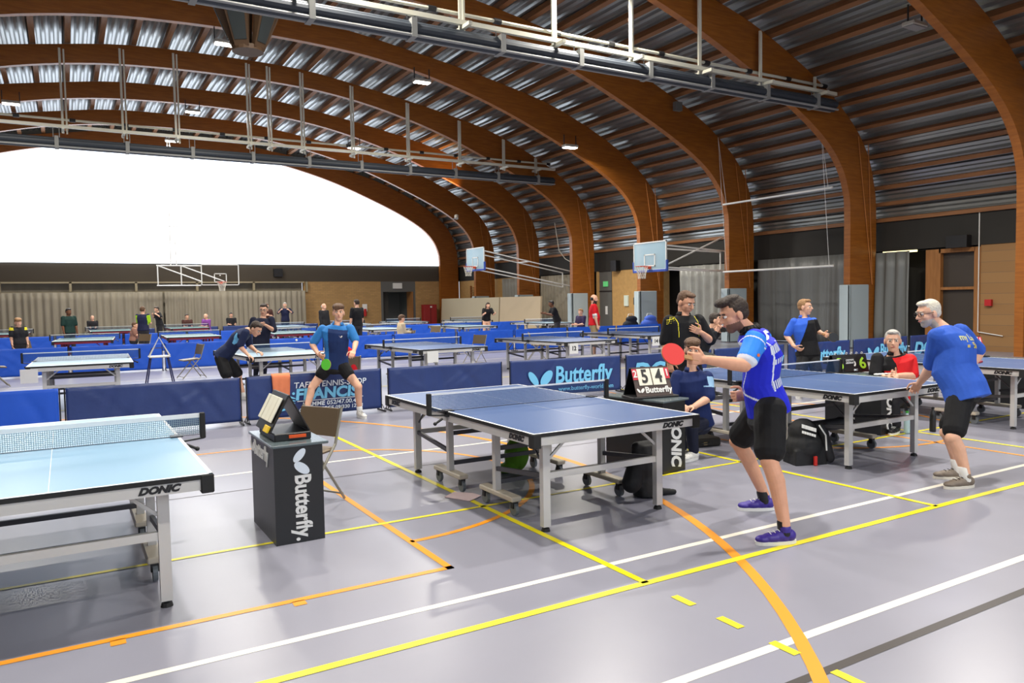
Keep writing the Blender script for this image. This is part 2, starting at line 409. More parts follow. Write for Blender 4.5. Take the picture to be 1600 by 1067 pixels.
wf = wall('wall_far', BAND, (-12.4, 23.2, YG+.1, YG+.4, 3.05, 4.07), (-12.4, -6, YG+.1, YG+.4, 0, 3.05), (-12.4, 23.2, YG+.3, YG+.6, 4, 11.6))
MB().bb(-6, 12.35, YG+.5, YG+.6, 0, 3.05).build('store_panelling', CURT, wf)
MB().bb(12.35, 17.2, YG+.1, YG+.4, 0, 3.05).bb(19.55, 22.7, YG+.1, YG+.4, 0, 3.05).build('brickwork', TAN, wf)
MB().bb(17.2, 19.55, YG+.1, YG+.4, 2.4, 3.05).bb(17.2, 17.35, YG+.1, YG+.4, 0, 2.4).bb(19.4, 19.55, YG+.1, YG+.4, 0, 2.4).build('door_surround', GREYP, wf)
d1 = MB().bb(17.35, 18.0, YG+.9, YG+1, 0, 2.4).bb(17.3, 19.5, YG+2.6, YG+2.7, 0, 2.5).bb(17.3, 17.35, YG+.4, YG+2.7, 0, 2.5).bb(19.45, 19.5, YG+.4, YG+2.7, 0, 2.5).bb(17.3, 19.5, YG+.4, YG+2.7, 2.4, 2.5).build('door_1', mat('dark_passage', (66, 64, 58), .8)); struct(d1)
MB().bb(19.3, 19.36, YG+.05, YG+.95, 0, 2.4).build('door_leaf', TIMB, d1)
MB().bb(18.0, 18.5, YG+2.57, YG+2.6, 1.2, 1.7).build('notice', mat('notice_paper', (150, 150, 140), .7), d1)
# timber frames above the curtains of the far wall
mb = MB()
for x in [-5.8+i*3.05 for i in range(7)]: mb.bb(x-.06, x+.06, YG-.05, YG+.12, 2.45, 3.05)
mb.bb(-6, 12.35, YG-.05, YG+.12, 2.98, 3.06).bb(-6, 12.35, YG-.05, YG+.12, 2.45, 2.53)
mb.build('high_frames', mat('beige_frame', (160, 148, 120), .6), wf)
# right wall
XW = 22.7
wr = wall('wall_right', BANDR, (XW-.05, XW+.4, YB, YG+.4, 3.05, 4.12), (XW, XW+.4, YB, 5.2, 0, 3.05), (XW+.9, XW+1.0, 5.2, YG, 0, 3.1), (XW, XW+1.0, 5.2, YG, 3.05, 3.1))
MB().bb(XW-.02, XW+.3, 5.3, 11.95, 0, 3.05).build('brickwork', TANR, wr)
MB().bb(XW-.02, XW+.3, 25.3, 28.95, 0, 3.05).bb(XW-.02, XW+.3, 30.0, 30.2, 0, 3.05).bb(XW-.02, XW+.3, 37, 45.3, 0, 3.05).build('brickwork', mat('tan_brick_far', (190, 150, 92), .85, noise=.08, nscale=6), wr)
d2 = MB().bb(XW+.02, XW+.08, 28.95, 30.0, 0, 3.05).build('door_2', GREYP); struct(d2)
MB().bb(XW-.01, XW+.03, 28.95, 30.0, 2.05, 2.1).bb(XW-.01, XW+.03, 28.95, 29.0, 0, 3.05).build('door_frame', DGREY, d2)
MB().bb(XW-.02, XW+.01, 29.35, 29.5, .95, 1.35).build('notice', WHITE, d2)
MB().bb(XW-.03, XW+.01, 29.3, 29.65, 2.3, 2.55).build('exit_sign', mat('exit_green', (90, 180, 110), .5, emit=.5), d2)
d3 = MB().bb(XW+.12, XW+.16, 12.1, 13.1, 0, 2.9).build('door_3', mat('dark_door', (60, 52, 44), .5)); struct(d3)
MB().bb(XW-.04, XW+.12, 11.95, 12.12, 0, 3.0).bb(XW-.04, XW+.12, 13.1, 13.55, 0, 3.0).bb(XW-.04, XW+.12, 12.1, 13.15, 2.88, 3.0).bb(XW-.02, XW+.12, 12.1, 13.1, 1.78, 1.86).build('door_frame', TIMB, d3)
# left and back walls (outside the picture)
wl = wall('wall_left', BAND, (-12.4, -12.1, YB, YG+.4, 0, 4.4))
wb = wall('wall_back', BAND, (-12.4, 23.2, YB-.3, YB, 0, 4.05), (-12.4, 23.2, YB-.6, YB-.3, 4, 11.6))

# curtains
def curtain(x0, y0, x1, y1, z0, z1, m, label, folds=.32, amp=.07, seed=1):
    rnd = random.Random(seed); L = math.hypot(x1-x0, y1-y0); n = int(L/.05); d = V((x1-x0, y1-y0, 0)).normalized(); nn = V((-d.y, d.x, 0)); vs = []; ph = 0; rows = 6
    offs = []
    for i in range(n+1):
        ph += 2*math.pi*.05/folds*rnd.uniform(.5, 1.5); offs.append((math.sin(ph)*amp, rnd.uniform(-.02, .02)))
    for j in range(rows+1):
        z = z0+(z1-z0)*j/rows; q = 1-.35*j/rows
        for i in range(n+1):
            s = L*i/n; vs.append(V((x0, y0, 0))+d*s+nn*(offs[i][0]*q+.03*math.sin(s*1.3+j*.5)+offs[i][1]*q)+V((0, 0, z)))
    fs = []
    for j in range(rows):
        for i in range(n): fs.append((j*(n+1)+i, j*(n+1)+i+1, (j+1)*(n+1)+i+1, (j+1)*(n+1)+i))
    o = MB().add(vs, fs).build('curtain', m, None, True); sd = o.modifiers.new('s', 'SOLIDIFY'); sd.thickness = .008
    tag(o, label, 'curtain'); return o
curtain(-6.5, YG-.35, 4.6, YG-.35, .05, 2.5, CURT, 'long beige curtain along the end wall, left half', seed=3)
curtain(4.7, YG-.35, 12.3, YG-.35, .05, 2.5, CURT, 'long beige curtain along the end wall, right half ending at the tan brick', seed=4)
curtain(XW-.25, 13.9, XW-.25, 15.05, .05, 3.0, CURG, 'grey curtain between the dark timber door and the second padded column', .36, .09, seed=5)
curtain(XW-.1, 15.4, XW-.1, 20.0, .05, 3.05, CURG, 'wide grey curtain behind the player in the blue and black shirt', .7, .04, seed=6)
curtain(XW-.25, 20.4, XW-.25, 24.1, .05, 3.0, mat('curtain_silver', (150, 150, 144), .4, noise=.1, nscale=2), 'shiny grey curtain beyond the third column, behind the near side basket', .4, .1, seed=7)
curtain(XW-.1, 30.4, XW-.1, 35.1, .05, 3.0, CURT, 'beige curtain behind the person leaning over a far table', .3, .08, seed=8)
curtain(XW-.1, 35.5, XW-.1, 39.3, .05, 3.0, mat('curtain_far', (140, 136, 124), .6), 'pale curtain above the leaning beige mats', .3, .08, seed=9)
mb = MB(); mb.bb(XW+.02, XW+.1, 13.9, 15.0, 2.98, 3.04)
mb.build('lit_gap', mat('lit_gap', (255, 236, 170), .5, emit=2.2), wr)

# column pads
for k, nm in ((1, 'grey padded column guard at the right edge of the hall'), (2, 'pale grey padded column guard right of the player in blue and black'), (3, 'grey padded column guard behind the dark haired man\'s head'), (4, 'grey padded column guard beside the man in the red shirt'), (5, 'whitish padded column guard behind the seated man in brown trousers'), (6, 'low pale padded column guard above the beige mats')):
    y = AY[k]; mb = MB(); mb.bb(XC+15.9-.12, XC+16.75, y-.19, y-.115, .02, 2.0, bev=.02).bb(XC+15.9-.12, XC+15.9-.02, y-.19, y+.19, .02, 2.0, bev=.02)
    tag(mb.build('column_pad', mat('pad_grey', (176, 190, 194), .5)), nm, 'column pad', 'padded guards on the arch feet')
# leaning mats
for y0, y1, m, nm in ((36.9, 44.4, (186, 172, 142), 'long beige gym mat leaning under the arches, left one'), (32.6, 36.8, (196, 176, 144), 'beige gym mat leaning under the arches, right one')):
    t = MB().box((20.95, (y0+y1)/2, .95), (.12, y1-y0, 1.9), None, Matrix.Rotation(R(3), 3, 'Y'), .02).build('gym_mat', mat('mat_%d' % y0, m, .7)); tag(t, nm, 'mat', 'leaning beige mats')

# wall bars
def wallbars(y, lab):
    r = empty('wall_bars', (XW-.2, y, 0)); tag(r, lab, 'wall bars')
    for s in (-.9, 0, .9): MB().bb(-.05, .06, s-.04, s+.04, 0, 2.7).build('upright', TIMB, r)
    for i in range(9): MB().tube((0, -.9, 1.3+.16*i), (0, .9, 1.3+.16*i), .02).build('rung', TIMB, r)
wallbars(42.4, 'wooden climbing wall bars above the beige mats')
# fire post things on the walls
r = empty('cabinet', (20.3, YG-.3, 0)); tag(r, 'tall red cabinet at the end of the far wall', 'cabinet')
MB().bb(-.45, .45, -.25, .2, .05, 1.55, bev=.02).build('body', mat('red_cabinet', (150, 28, 30), .5), r); MB().bb(-.01, .01, -.262, -.25, .1, 1.5).build('door_gap', BLACK, r); MB().bb(-.02, .1, -.27, -.25, 1.35, 1.45).build('plate', WHITE, r)
r = empty('fire_extinguisher', (16.1, YG-.02, .9)); tag(r, 'small red fire extinguisher on the tan brick of the end wall', 'extinguisher')
MB().tube((0, 0, 0), (0, 0, .45), .09).build('cylinder', mat('ext_red', (180, 30, 30), .4), r); MB().bb(-.15, .15, .05, .08, .3, .75).build('back_plate', WHITE, r)
tag(MB().bb(18.0, 18.6, YG-.02, YG+.08, 2.6, 2.95).build('exit_sign', mat('sign_white', (225, 225, 220), .5)), 'white exit sign panel above the end wall door', 'sign')
tag(MB().bb(10.6, 11.1, YG-.1, YG+.08, 3.35, 3.8).build('loudspeaker', BLACK), 'black loudspeaker box on the dark band above the far curtains', 'loudspeaker')
tag(MB().bb(XW-.3, XW, 28.3, 28.7, 3.0, 3.5).build('loudspeaker', BLACK), 'black loudspeaker box above the brick beside the grey door', 'loudspeaker')
tag(MB().bb(XW-.3, XW, 12.2, 12.8, 3.0, 3.35).build('loudspeaker', BLACK), 'black loudspeaker box on the dark band above the timber door', 'loudspeaker')
tag(MB().bb(XW-.12, XW-.02, 26.9, 27.3, 1.4, 1.75, bev=.03).build('wall_telephone', BLACK), 'black box on the tan brick behind the man in the red shirt', 'wall box')
tag(MB().bb(XW-.08, XW-.02, 27.7, 28.0, 1.35, 1.85).build('notice', mat('notice_green', (220, 230, 214), .6)), 'pale notice on the tan brick right of the grey door', 'notice')
tag(MB().bb(XW-.12, XW-.02, 11.6, 11.78, 1.3, 1.48).build('alarm_box', mat('alarm_red', (190, 36, 40), .4)), 'small red alarm box on the brick at the far right', 'alarm box')
t = MB(); t.tube((XW-.06, 11.98, .55), (XW-.06, 11.98, 4.0), .015).tube((XW-.06, 11.98, .55), (XW-.06, 11.3, .45), .015); tag(t.build('conduit', WHITE), 'thin white conduit running down beside the timber door', 'conduit')

# horizontal bars and ropes of the gymnastics gear
for y0, y1, z, nm in ((15.45, 20.0, 5.04, 'upper white horizontal bar between two arches'), (15.4, 20.0, 2.6, 'lower white horizontal bar in front of the grey curtain')):
    r = empty('suspended_bar', (20.8, y0, z)); tag(r, nm, 'bar')
    MB().tube((0, 0, 0), (0, y1-y0, 0), .035).build('bar', WHITE, r)
    for s in (.15, y1-y0-.15): MB().tube((0, s, 0), (-.2, s+.2, 7.45-z), .007, n=5).build('cable', WHITE, r)
for k in (1, 2, 3, 4, 5, 6):
    mb = MB(); y = AY[k]-.16; mb.path([(22.0, y, 6.5), (22.25, y, 2.0)], .012).path([(21.5, y, 6.6), (22.25, y, 2.0)], .012)
    tag(mb.build('rope', mat('rope_tan', (190, 120, 60), .8)), 'pair of thin tan ropes on the side of the %s arch leg' % {1: 'nearest', 2: 'second', 3: 'third', 4: 'fourth', 5: 'fifth', 6: 'sixth'}[k], 'rope')
mb = MB(); mb.path([(21.6, 32.2, 5.6), (21.7, 32.0, 4.2), (21.8, 31.6, 3.75), (21.8, 31.2, 3.6), (21.8, 30.8, 3.75), (21.7, 30.5, 4.2), (21.6, 30.4, 5.6)], .02)
tag(mb.build('rope', mat('rope_white', (200, 196, 180), .8)), 'thick white rope hanging in a loop beyond the fifth arch', 'rope')

# hoist rigs that carry the rolled divider curtains
GREYR = mat('divider_grey', (52, 58, 66), .55); EDGE = mat('divider_edge', (150, 150, 148), .5)
def rig(y, x1, zr, zroll, hang, lab, yt):
    r = empty('curtain_hoist', (x1, y, zr)); tag(r, lab, 'hoist', 'divider curtain hoists')
    x0 = -10.0-x1; dz = zroll-zr
    MB().bar((x0, 0, 0), (0, 0, 0), .1, .1).build('beam', OFFW, r)
    MB().tube((x0, .25, .28), (-.1, .25, .28), .04).build('drive_shaft', OFFW, r)
    for i in range(int(-x0/1.6)+1): MB().tube((-.3-i*1.6, .25, .28), (-.12-i*1.6, .25, .28), .065).build('coupling', DGREY, r)
    # rolled cloth: several folds in a trough
    mb = MB()
    for dy, dd, rr in ((-.08, .0, .1), (.08, .02, .1), (0, -.1, .1), (0, .08, .09)): mb.tube((x0, dy, dz+dd), (-.1, dy, dz+dd), rr)
    mb.build('rolled_curtain', GREYR, r)
    mb = MB(); mb.tube((x0, -.15, dz-.16), (-.1, -.15, dz-.16), .03).tube((x0, .12, dz-.16), (-.1, .12, dz-.16), .03); mb.build('curtain_hem', EDGE, r)
    for i in range(int(-x0/2.1)):
        x = -1-i*2.1; mb = MB()
        mb.bb(x-.06, x+.06, -.19, .19, dz-.2, dz+.19).build('strap', mat('strap_grey', (140, 140, 136), .7), r)
        mb = MB().tube((x-.09, 0, dz), (x-.09, 0, 0), .012, n=6).tube((x+.09, 0, dz), (x+.09, 0, 0), .012, n=6); mb.build('strap_cord', EDGE, r)
    for hx, hz in hang:
        mb = MB(); mb.bar((hx-x1, .12, -.2), (hx-x1, .12, hz-zr), .07, .05); mb.bar((hx-x1+.12, .2, -.2), (hx-x1+.12, .2, hz-zr), .05, .05)
        mb.bar((hx-x1, -.35, -.1), (hx-x1, .35, -.1), .08, .08); mb.build('hanger', OFFW, r)
    return r
def zin(x):
    u = abs(x-XC)
    for a, b in zip(so, so[1:]):
        if a[0] <= u <= b[0]: return a[1]+(b[1]-a[1])*(u-a[0])/max(b[0]-a[0], 1e-6)-.25
    return 5
rig(14.75, 20.0, 7.63, 7.3, [(x, zin(x)) for x in (19.2, 16.9, 14.6, 12.3, 10.0, 7.6, 4.0, .5, -3, -6)], 'white hoist rail with rolled grey divider curtain, nearest one across the top', 15.2)
rig(29.6, 19.9, 7.74, 7.2, [(x, zin(x)) for x in (18.9, 17.2, 15.0, 12.6, 10.2, 8.2, 6.95, 6.2, 3.7, 2.0, .2, -3, -6)], 'white hoist rail with rolled grey divider curtain, farther one above the white window', 30.2)

# floodlights on the arches
FIX = mat('lamp_glass', (255, 250, 235), .4, emit=14); OFFF = mat('lamp_glass_off', (150, 150, 150), .3)
def flood(x, y, z, lab, on=True):
    r = empty('floodlight', (x, y, z)); tag(r, lab, 'floodlight', 'ceiling floodlights')
    MB().bb(-.3, .3, -.16, .16, .02, .12, bev=.02).build('housing', mat('lamp_housing', (180, 176, 165), .4), r)
    MB().bb(-.27, .27, -.13, .13, -.005, .02).build('lens', FIX if on else OFFF, r)
    MB().bar((-.28, 0, .1), (-.28, 0, .5), .03).bar((.28, 0, .1), (.28, 0, .5), .03).build('bracket', DGREY, r)
    if on:
        l = bpy.data.lights.new('floodlight', 'AREA'); l.shape = 'RECTANGLE'; l.size = .55; l.size_y = .3; l.energy = LAMP; l.color = (1, .95, .86); l.spread = R(160)
        o = bpy.data.objects.new('bulb', l); C.objects.link(o); o.parent = r; o.location = (0, 0, -.03)
for x, y, z, lab in ((4.52, 24.6, 9.6, 'lit floodlight beside the hanging speaker cluster'), (11.03, 24.6, 9.3, 'lit floodlight under the fifth arch, right of centre'), (17.27, 24.6, 7.6, 'small lit floodlight low on the fifth arch at right'),
                     (12.1, 34.95, 9.0, 'lit floodlight behind the far hoist rail, warm glow on the arch'), (5.03, 34.95, 9.9, 'lit floodlight on the third far arch near the centre'), (4.77, 39.96, 9.6, 'lit floodlight on the farthest inner arch above the window'), (-1.42, 34.5, 9.4, 'lit floodlight cut by the left edge of the picture'),
                     (-1.5, 24.6, 9.2, 'floodlight left of the picture on the fifth arch'), (11.0, 14.3, 9.3, 'floodlight above the frame on the near hoist arch'), (4.5, 14.3, 9.9, 'floodlight above the centre table'), (-2.0, 14.3, 9.4, 'floodlight above the left table'),
                     (9.5, 6.0, 9.3, 'floodlight above the right hand table, out of view'), (2.5, 5.0, 9.9, 'floodlight above the front table, out of view'), (-4.5, 5.0, 9.0, 'floodlight left of the front table, out of view'), (2.5, -4.5, 9.9, 'floodlight behind the camera'), (9.5, -4.5, 9.3, 'floodlight behind the camera at right'), (15.5, 8.0, 7.9, 'floodlight above the right wall, out of view')):
    flood(x, y, z, lab)
r = empty('added_spotlight', (17.3, 34.7, 5.9)); tag(r, 'small warm lamp added to put a glow on the third far arch beside the hoist rail', 'added_spotlight'); MB().tube((0, 0, 0), (.05, .1, .15), .09, .11, 14).build('housing', mat('lamp_housing', (180, 176, 165), .4), r); MB().bar((0, .02, .02), (0, .43, .02), .03).build('bracket', DGREY, r)  # added lamp, put here only to make the arch glow warm
l = bpy.data.lights.new('spot', 'SPOT'); l.energy = 900; l.color = (1, .62, .25); l.spot_size = R(95); l.spot_blend = .8; l.shadow_soft_size = .05
o = bpy.data.objects.new('bulb', l); C.objects.link(o); o.parent = r; o.location = (.06, .1, .18); o.rotation_euler = (V((-.55, .28, 1))).to_track_quat('-Z', 'Y').to_euler()
flood(18.0, 11.1, 8.1, 'unlit grey lamp plate between the two nearest arches', False)
tag(MB().bb(18.3, 18.6, 19.75, 19.9, 8.1, 8.4).build('sensor_box', mat('box_grey', (110, 110, 105), .5)), 'small grey box on the sixth arch below the hoist rail', 'box')

# hanging loudspeaker cluster
r = empty('speaker_cluster', (4.02, 19.0, 7.75)); tag(r, 'hanging ring of brown loudspeaker boxes by the centre floodlight', 'speaker cluster')
SPK = mat('speaker_brown', (96, 72, 50), .6); SPKG = mat('speaker_grille', (60, 66, 66), .7)
for i in range(5):
    a = R(72*i+20); d = V((math.cos(a), math.sin(a), 0)); s = V((-math.sin(a), math.cos(a), 0))
    p = [d*.22-s*.13, d*.22+s*.13, d*.34+s*.17, d*.34-s*.17]; q = [d*.5-s*.28+V((0, 0, 1.3)), d*.5+s*.28+V((0, 0, 1.3)), d*.85+s*.34+V((0, 0, 1.25)), d*.85-s*.34+V((0, 0, 1.25))]
    b = MB().add(p+q, [(3, 2, 1, 0), (4, 5, 6, 7), (0, 1, 5, 4), (1, 2, 6, 5), (2, 3, 7, 6), (3, 0, 4, 7)]).build('speaker_box', SPK, r)
    g = [x+d*.006 for x in (p[3].lerp(p[2], .12)*.9+q[3].lerp(q[2], .12)*.1, p[2].lerp(p[3], .12)*.9+q[2].lerp(q[3], .12)*.1, p[2].lerp(p[3], .12)*.1+q[2].lerp(q[3], .12)*.9, p[3].lerp(p[2], .12)*.1+q[3].lerp(q[2], .12)*.9)]
    MB().prism(g, d*.012).build('grille', SPKG, b)
MB().tube((0, 0, -.05), (0, 0, .06), .36, n=20).build('bottom_ring', SPK, r); MB().tube((0, 0, 0), (0, 0, 2.3), .03).build('rod', BLACK, r)

# basketball goals
NETC = mat('hoop_net', (220, 214, 200), .8); HOOP = mat('hoop_orange', (200, 70, 40), .5); GLASSB = mat('backboard_glass', (170, 205, 220), .15, trans=0, alpha=.55)
def goal(loc, rz, arms, lab, frame=None, pad=True, glass=True):
    # local: board in the xz plane, players' side towards -y
    r = empty('basketball_goal', loc, rz); tag(r, lab, 'basketball goal')
    if glass: MB().bb(-.9, .9, 0, .02, 0, 1.05).build('backboard', GLASSB, r)
    mb = MB(); 
    for a in ((-.9, .9, -.012, .03, 0, .04), (-.9, .9, -.012, .03, 1.01, 1.05), (-.9, -.86, -.012, .03, 0, 1.05), (.86, .9, -.012, .03, 0, 1.05)): mb.bb(*a)
    for a in ((-.3, .3, -.012, -.004, .15, .19), (-.3, .3, -.012, -.004, .56, .6), (-.3, -.26, -.012, -.004, .15, .6), (.26, .3, -.012, -.004, .15, .6)): mb.bb(*a)
    mb.build('board_lines', WHITE, r)
    if pad:
        mb = MB().bb(-.93, .93, -.03, .06, -.06, .03, bev=.01).bb(.88, .94, -.03, .06, -.05, .35, bev=.01).bb(-.94, -.88, -.03, .06, -.05, .35, bev=.01); mb.build('board_padding', mat('pad_blue', (50, 80, 170), .6), r)
    N = 20; mb = MB().path([(.225*math.cos(2*math.pi*i/N), -.38+.225*math.sin(2*math.pi*i/N), .15) for i in range(N)], .012, closed=True).bb(-.08, .08, -.17, 0, .06, .16)
    h = mb.build('rim', HOOP, r); mb = MB(); 
    for i in range(12):
        for s in (1, -1):
            pts = []
            for j in range(5):
                a = 2*math.pi*(i/12+s*j/24); q = .225-.09*min(j, 3)/3; pts.append((q*math.cos(a), -.38+q*math.sin(a), .14-.11*j))
            mb.path(pts, .006, n=4)
    mb.build('net', NETC, h)
    mb = MB()
    for a, b in arms: mb.tube(a, b, .03)
    mb.build('support_arms', WHITE, r); return r
d = 3.75
goal((18.55, 21.45, 2.7), R(-90), [((-.6, .05, .9), (-.15, d, .75)), ((.6, .05, .9), (.25, d, .75)), ((-.6, .05, .1), (-.15, d, .0)), ((.6, .05, .1), (.25, d, .0)), ((-.15, d, .75), (-.15, d, 0)), ((.25, d, .75), (.25, d, 0)), ((-.6, .05, .9), (.6, .05, .9)), ((.6, .05, .1), (.25, d, 1.4))], 'near basketball goal with clear backboard on long white arms, right side')
d = 5.4
goal((17.05, 32.3, 3.2), R(-90), [((-.6, .05, .9), (-.5, d, -.1)), ((.6, .05, .9), (.5, d, -.1)), ((-.6, .05, .1), (-.5, d, -.85)), ((.6, .05, .1), (.5, d, -.85)), ((-.5, d, -.1), (-.5, d, -.85)), ((.5, d, -.1), (.5, d, -.85)), ((-.55, d*.5, .4), (.55, d*.5, .4))], 'far basketball goal with clear backboard on the right side, above the gym mats')
g = goal((6.8, 40.3, 2.72), 0, [((-.9, .1, .97), (-2.9, .1, .97)), ((-.9, .1, 0), (-2.9, .1, 0)), ((-2.85, .1, 1), (-2.85, .1, 0)), ((-1.8, .1, 1), (-1.8, .1, 0)), ((-2.85, .1, .97), (-.9, .1, .2)), ((-1.8, .1, .97), (.2, .1, .2)), ((0, .02, .5), (0, .1, .5)), ((-2.0, .1, .97), (-2.1, .1, 7.2)), ((-2.25, .1, .97), (-2.2, .1, 7.2)), ((-2.5, .1, 1.2), (-1.7, .1, 1.2)), ((-2.6, .1, 2.9), (-1.6, .1, 2.9))], 'basketball goal with white frame and pole in front of the white window', pad=False, glass=False)
# ------------------------------------------------------------------ table tennis tables
def make_table(label, group, top=None, legm=None, lett=True, posts=True, netm=None, tape=.0145):
    topm = top or TOPB; legm = legm or SILVER
    r = empty('table_tennis_table'); tag(r, label, 'table tennis table', group)
    for s in (-1, 1):
        mb = MB(); y0, y1 = sorted((.004*s, 1.37*s)); mb.k = 2
        mb.bb(-.7625, .7625, y0, y1, .732, .757); mb.k = 0; mb.bb(-.7605, .7605, y0+.002, y1-.002, .7571, .7585); mb.k = 1; z = .7590
        for x0, x1, a, b in ((-.7625, -.7425, y0, y1), (.7425, .7625, y0, y1), (-.0015, .0015, y0, y1), (-.7625, .7625, 1.35*s, 1.37*s)):
            a, b = sorted((a, b)); mb.quad((x0, a, z), (x1, a, z), (x1, b, z), (x0, b, z))
        mb.build('tabletop', [topm, LINEW, RUBBER], r)
        mb = MB()
        for sx in (-1, 1): mb.bb(sx*.728, sx*.752, s*.02, s*1.35, .672, .732)
        mb.bb(-.75, .75, s*1.335, s*1.36, .672, .732).bb(-.73, .73, s*.015, s*.035, .69, .732); mb.build('apron', legm, r)
        for sx in (-1, 1):
            MB().bb(sx*.70, sx*.768, s*1.31, s*1.376, .655, .7575, bev=.006).build('corner_guard', RUBBER, r)
            lg = MB().bb(sx*.50, sx*.56, s*1.12, s*1.17, .035, .70).build('leg', legm, r)
            MB().tube((sx*.53, s*1.145, 0), (sx*.53, s*1.145, .022), .034, .028).tube((sx*.53, s*1.145, .022), (sx*.53, s*1.145, .04), .014).build('levelling_foot', RUBBER, lg)
            MB().bb(sx*.50, sx*.55, s*.40, s*.45, .13, .70).build('inner_leg', legm, r)
            MB().bar((sx*.53, s*1.12, .40), (sx*.53, s*.45, .33), .025, .035).build('link_bar', DSTEEL, r)
            MB().bar((sx*.30, s*1.145, .69), (sx*.5, s*1.145, .52), .015, .02).build('brace', legm, r)
            MB().bar((sx*.53, s*1.1, .5), (sx*.53, s*.9, .68), .012, .012).build('side_brace', DSTEEL, r)
            ra = MB().bb(sx*.47, sx*.56, s*.18, s*.72, .115, .155, bev=.008).build('wheel_rail', mat('rail_beige', (196, 186, 168), .5), r)
            for yy in (.22, .68):
                w = MB(); c = V((sx*.515, s*yy, .052)); w.tube(c-V((.014, 0, 0)), c+V((.014, 0, 0)), .05, n=18); w.build('wheel', GWHEEL, ra)
                MB().bb(c.x-.024, c.x+.024, c.y-.02, c.y+.02, .06, .118).build('fork', BLACK, ra)
        MB().bb(-.5, .5, s*1.13, s*1.16, .38, .425).build('cross_bar', legm, r)
        MB().bb(-.5, .5, s*.41, s*.44, .47, .505).build('inner_cross_bar', DSTEEL, r)
        MB().bb(-.5, .5, s*.41, s*.44, .20, .235).build('low_cross_bar', DSTEEL, r)
        if lett:
            text('DONIC', BLACK, r, (-.50*s, s*1.3615, .702), (s*-1 if s > 0 else 1, 0, 0), (0, 0, 1), .05, .35, .003, 1, fit=.21)
            for sx in (-1, 1): text('DONIC', BLACK, r, (sx*.7535, s*1.13, .702), (0, sx, 0), (0, 0, 1), .05, .35, .003, 1, fit=.21)
    n = empty('net_assembly'); n.parent = r
    for sx in (-1, 1):
        MB().bb(sx*.895, sx*.93, -.02, .02, .735, .915, bev=.004).build('net_post', RUBBER, n)
        MB().bar((sx*.74, 0, .72), (sx*.92, 0, .738), .035, .012).bb(sx*.70, sx*.78, -.05, .05, .715, .73).bb(sx*.70, sx*.78, -.04, .04, .7595, .768).build('clamp', DGREY, n)
        MB().tube((sx*.80, -.015, .70), (sx*.86, -.02, .67), .01).sph((sx*.87, -.02, .665), .016).build('clamp_screw', BLACK, n)
    MB().quad((-.895, 0, .765), (.895, 0, .765), (.895, 0, .90), (-.895, 0, .90)).build('net', netm or NETM, n)
    MB().bb(-.895, .895, -.003, .003, .9125-tape, .9125).build('net_tape', LINEW, n)
    MB().bb(-.895, .895, -.002, .002, .7600, .7635).build('net_cord', DSTEEL, n)
    return r
G = 'table tennis tables'
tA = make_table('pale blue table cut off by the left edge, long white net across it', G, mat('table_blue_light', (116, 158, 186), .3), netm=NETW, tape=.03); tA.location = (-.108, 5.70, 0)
tB = make_table('blue table in the centre foreground with black net post facing the camera', G); tB.location = (3.455, 5.68, 0)
def more(src, x, y, rz, lab):
    c = copy_tree(src); c.location = (x, y, 0); c.rotation_euler.z = rz; c['label'] = lab; return c.name
more(tB, 6.95, 5.72, .0, 'blue table the white haired man rests his hand on')
more(tB, 10.43, 5.95, .0, 'blue table at the right edge beside the 5 on a scoreboard')
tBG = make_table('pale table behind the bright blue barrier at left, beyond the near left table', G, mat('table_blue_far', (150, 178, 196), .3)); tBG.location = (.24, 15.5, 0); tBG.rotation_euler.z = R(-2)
more(tBG, 3.45, 15.2, R(4), 'blue table the bending player leans on')
T11 = {}; T12 = {}; T14 = {}
T11['n'] = more(tB, 6.55, 14.85, R(3), 'blue table right of the central young player, behind the barriers')
T12['n'] = more(tB, 9.95, 14.95, R(5), 'blue table with a white card marked 12, behind the barrier with the butterfly')
T14['n'] = more(tB, 13.1, 15.8, R(3), 'blue table with a white card marked 14, in front of the man in red')
REDL = mat('red_legs', (130, 24, 36), .4); GTOP = mat('green_top', (70, 112, 108), .35)
tR = make_table('green topped table with red legs behind the first far barrier, leftmost', G, GTOP, REDL, lett=False); tR.location = (.5, 26.0, 0); tR.rotation_euler.z = R(-4)
more(tR, 3.4, 26.0, R(-2), 'green topped table with red legs just left of the bending player')
more(tR, 6.5, 25.8, R(-2), 'red legged table behind the standing man with glasses')
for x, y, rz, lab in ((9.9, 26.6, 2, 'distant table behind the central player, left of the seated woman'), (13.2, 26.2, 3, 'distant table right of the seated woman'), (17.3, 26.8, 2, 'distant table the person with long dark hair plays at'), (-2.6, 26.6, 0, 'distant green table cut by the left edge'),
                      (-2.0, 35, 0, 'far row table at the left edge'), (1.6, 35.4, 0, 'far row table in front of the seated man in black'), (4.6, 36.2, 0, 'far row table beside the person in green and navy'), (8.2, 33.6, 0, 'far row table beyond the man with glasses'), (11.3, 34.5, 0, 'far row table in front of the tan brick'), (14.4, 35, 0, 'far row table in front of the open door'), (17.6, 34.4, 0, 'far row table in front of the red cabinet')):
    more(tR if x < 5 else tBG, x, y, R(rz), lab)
def card(tab, lx, st, lab):
    t = bpy.data.objects[tab]; rz = t.rotation_euler.z; p = t.location+Matrix.Rotation(rz, 3, 'Z') @ V((lx, -1.378, .70))
    r = empty('number_card', p, rz); tag(r, lab, 'card')
    MB().bb(-.12, .12, -.012, .0, -.2, .02).build('sheet', WHITE, r)
    if st: text(st, BLACK, r, (0, -.014, -.09), (1, 0, 0), (0, 0, 1), .13, 0, .004)
card(T12['n'], -.55, '12', 'white card marked 12 on the table behind the barrier with the butterfly')
card(T14['n'], -.55, '14', 'white card marked 14 on the table in front of the man in red')
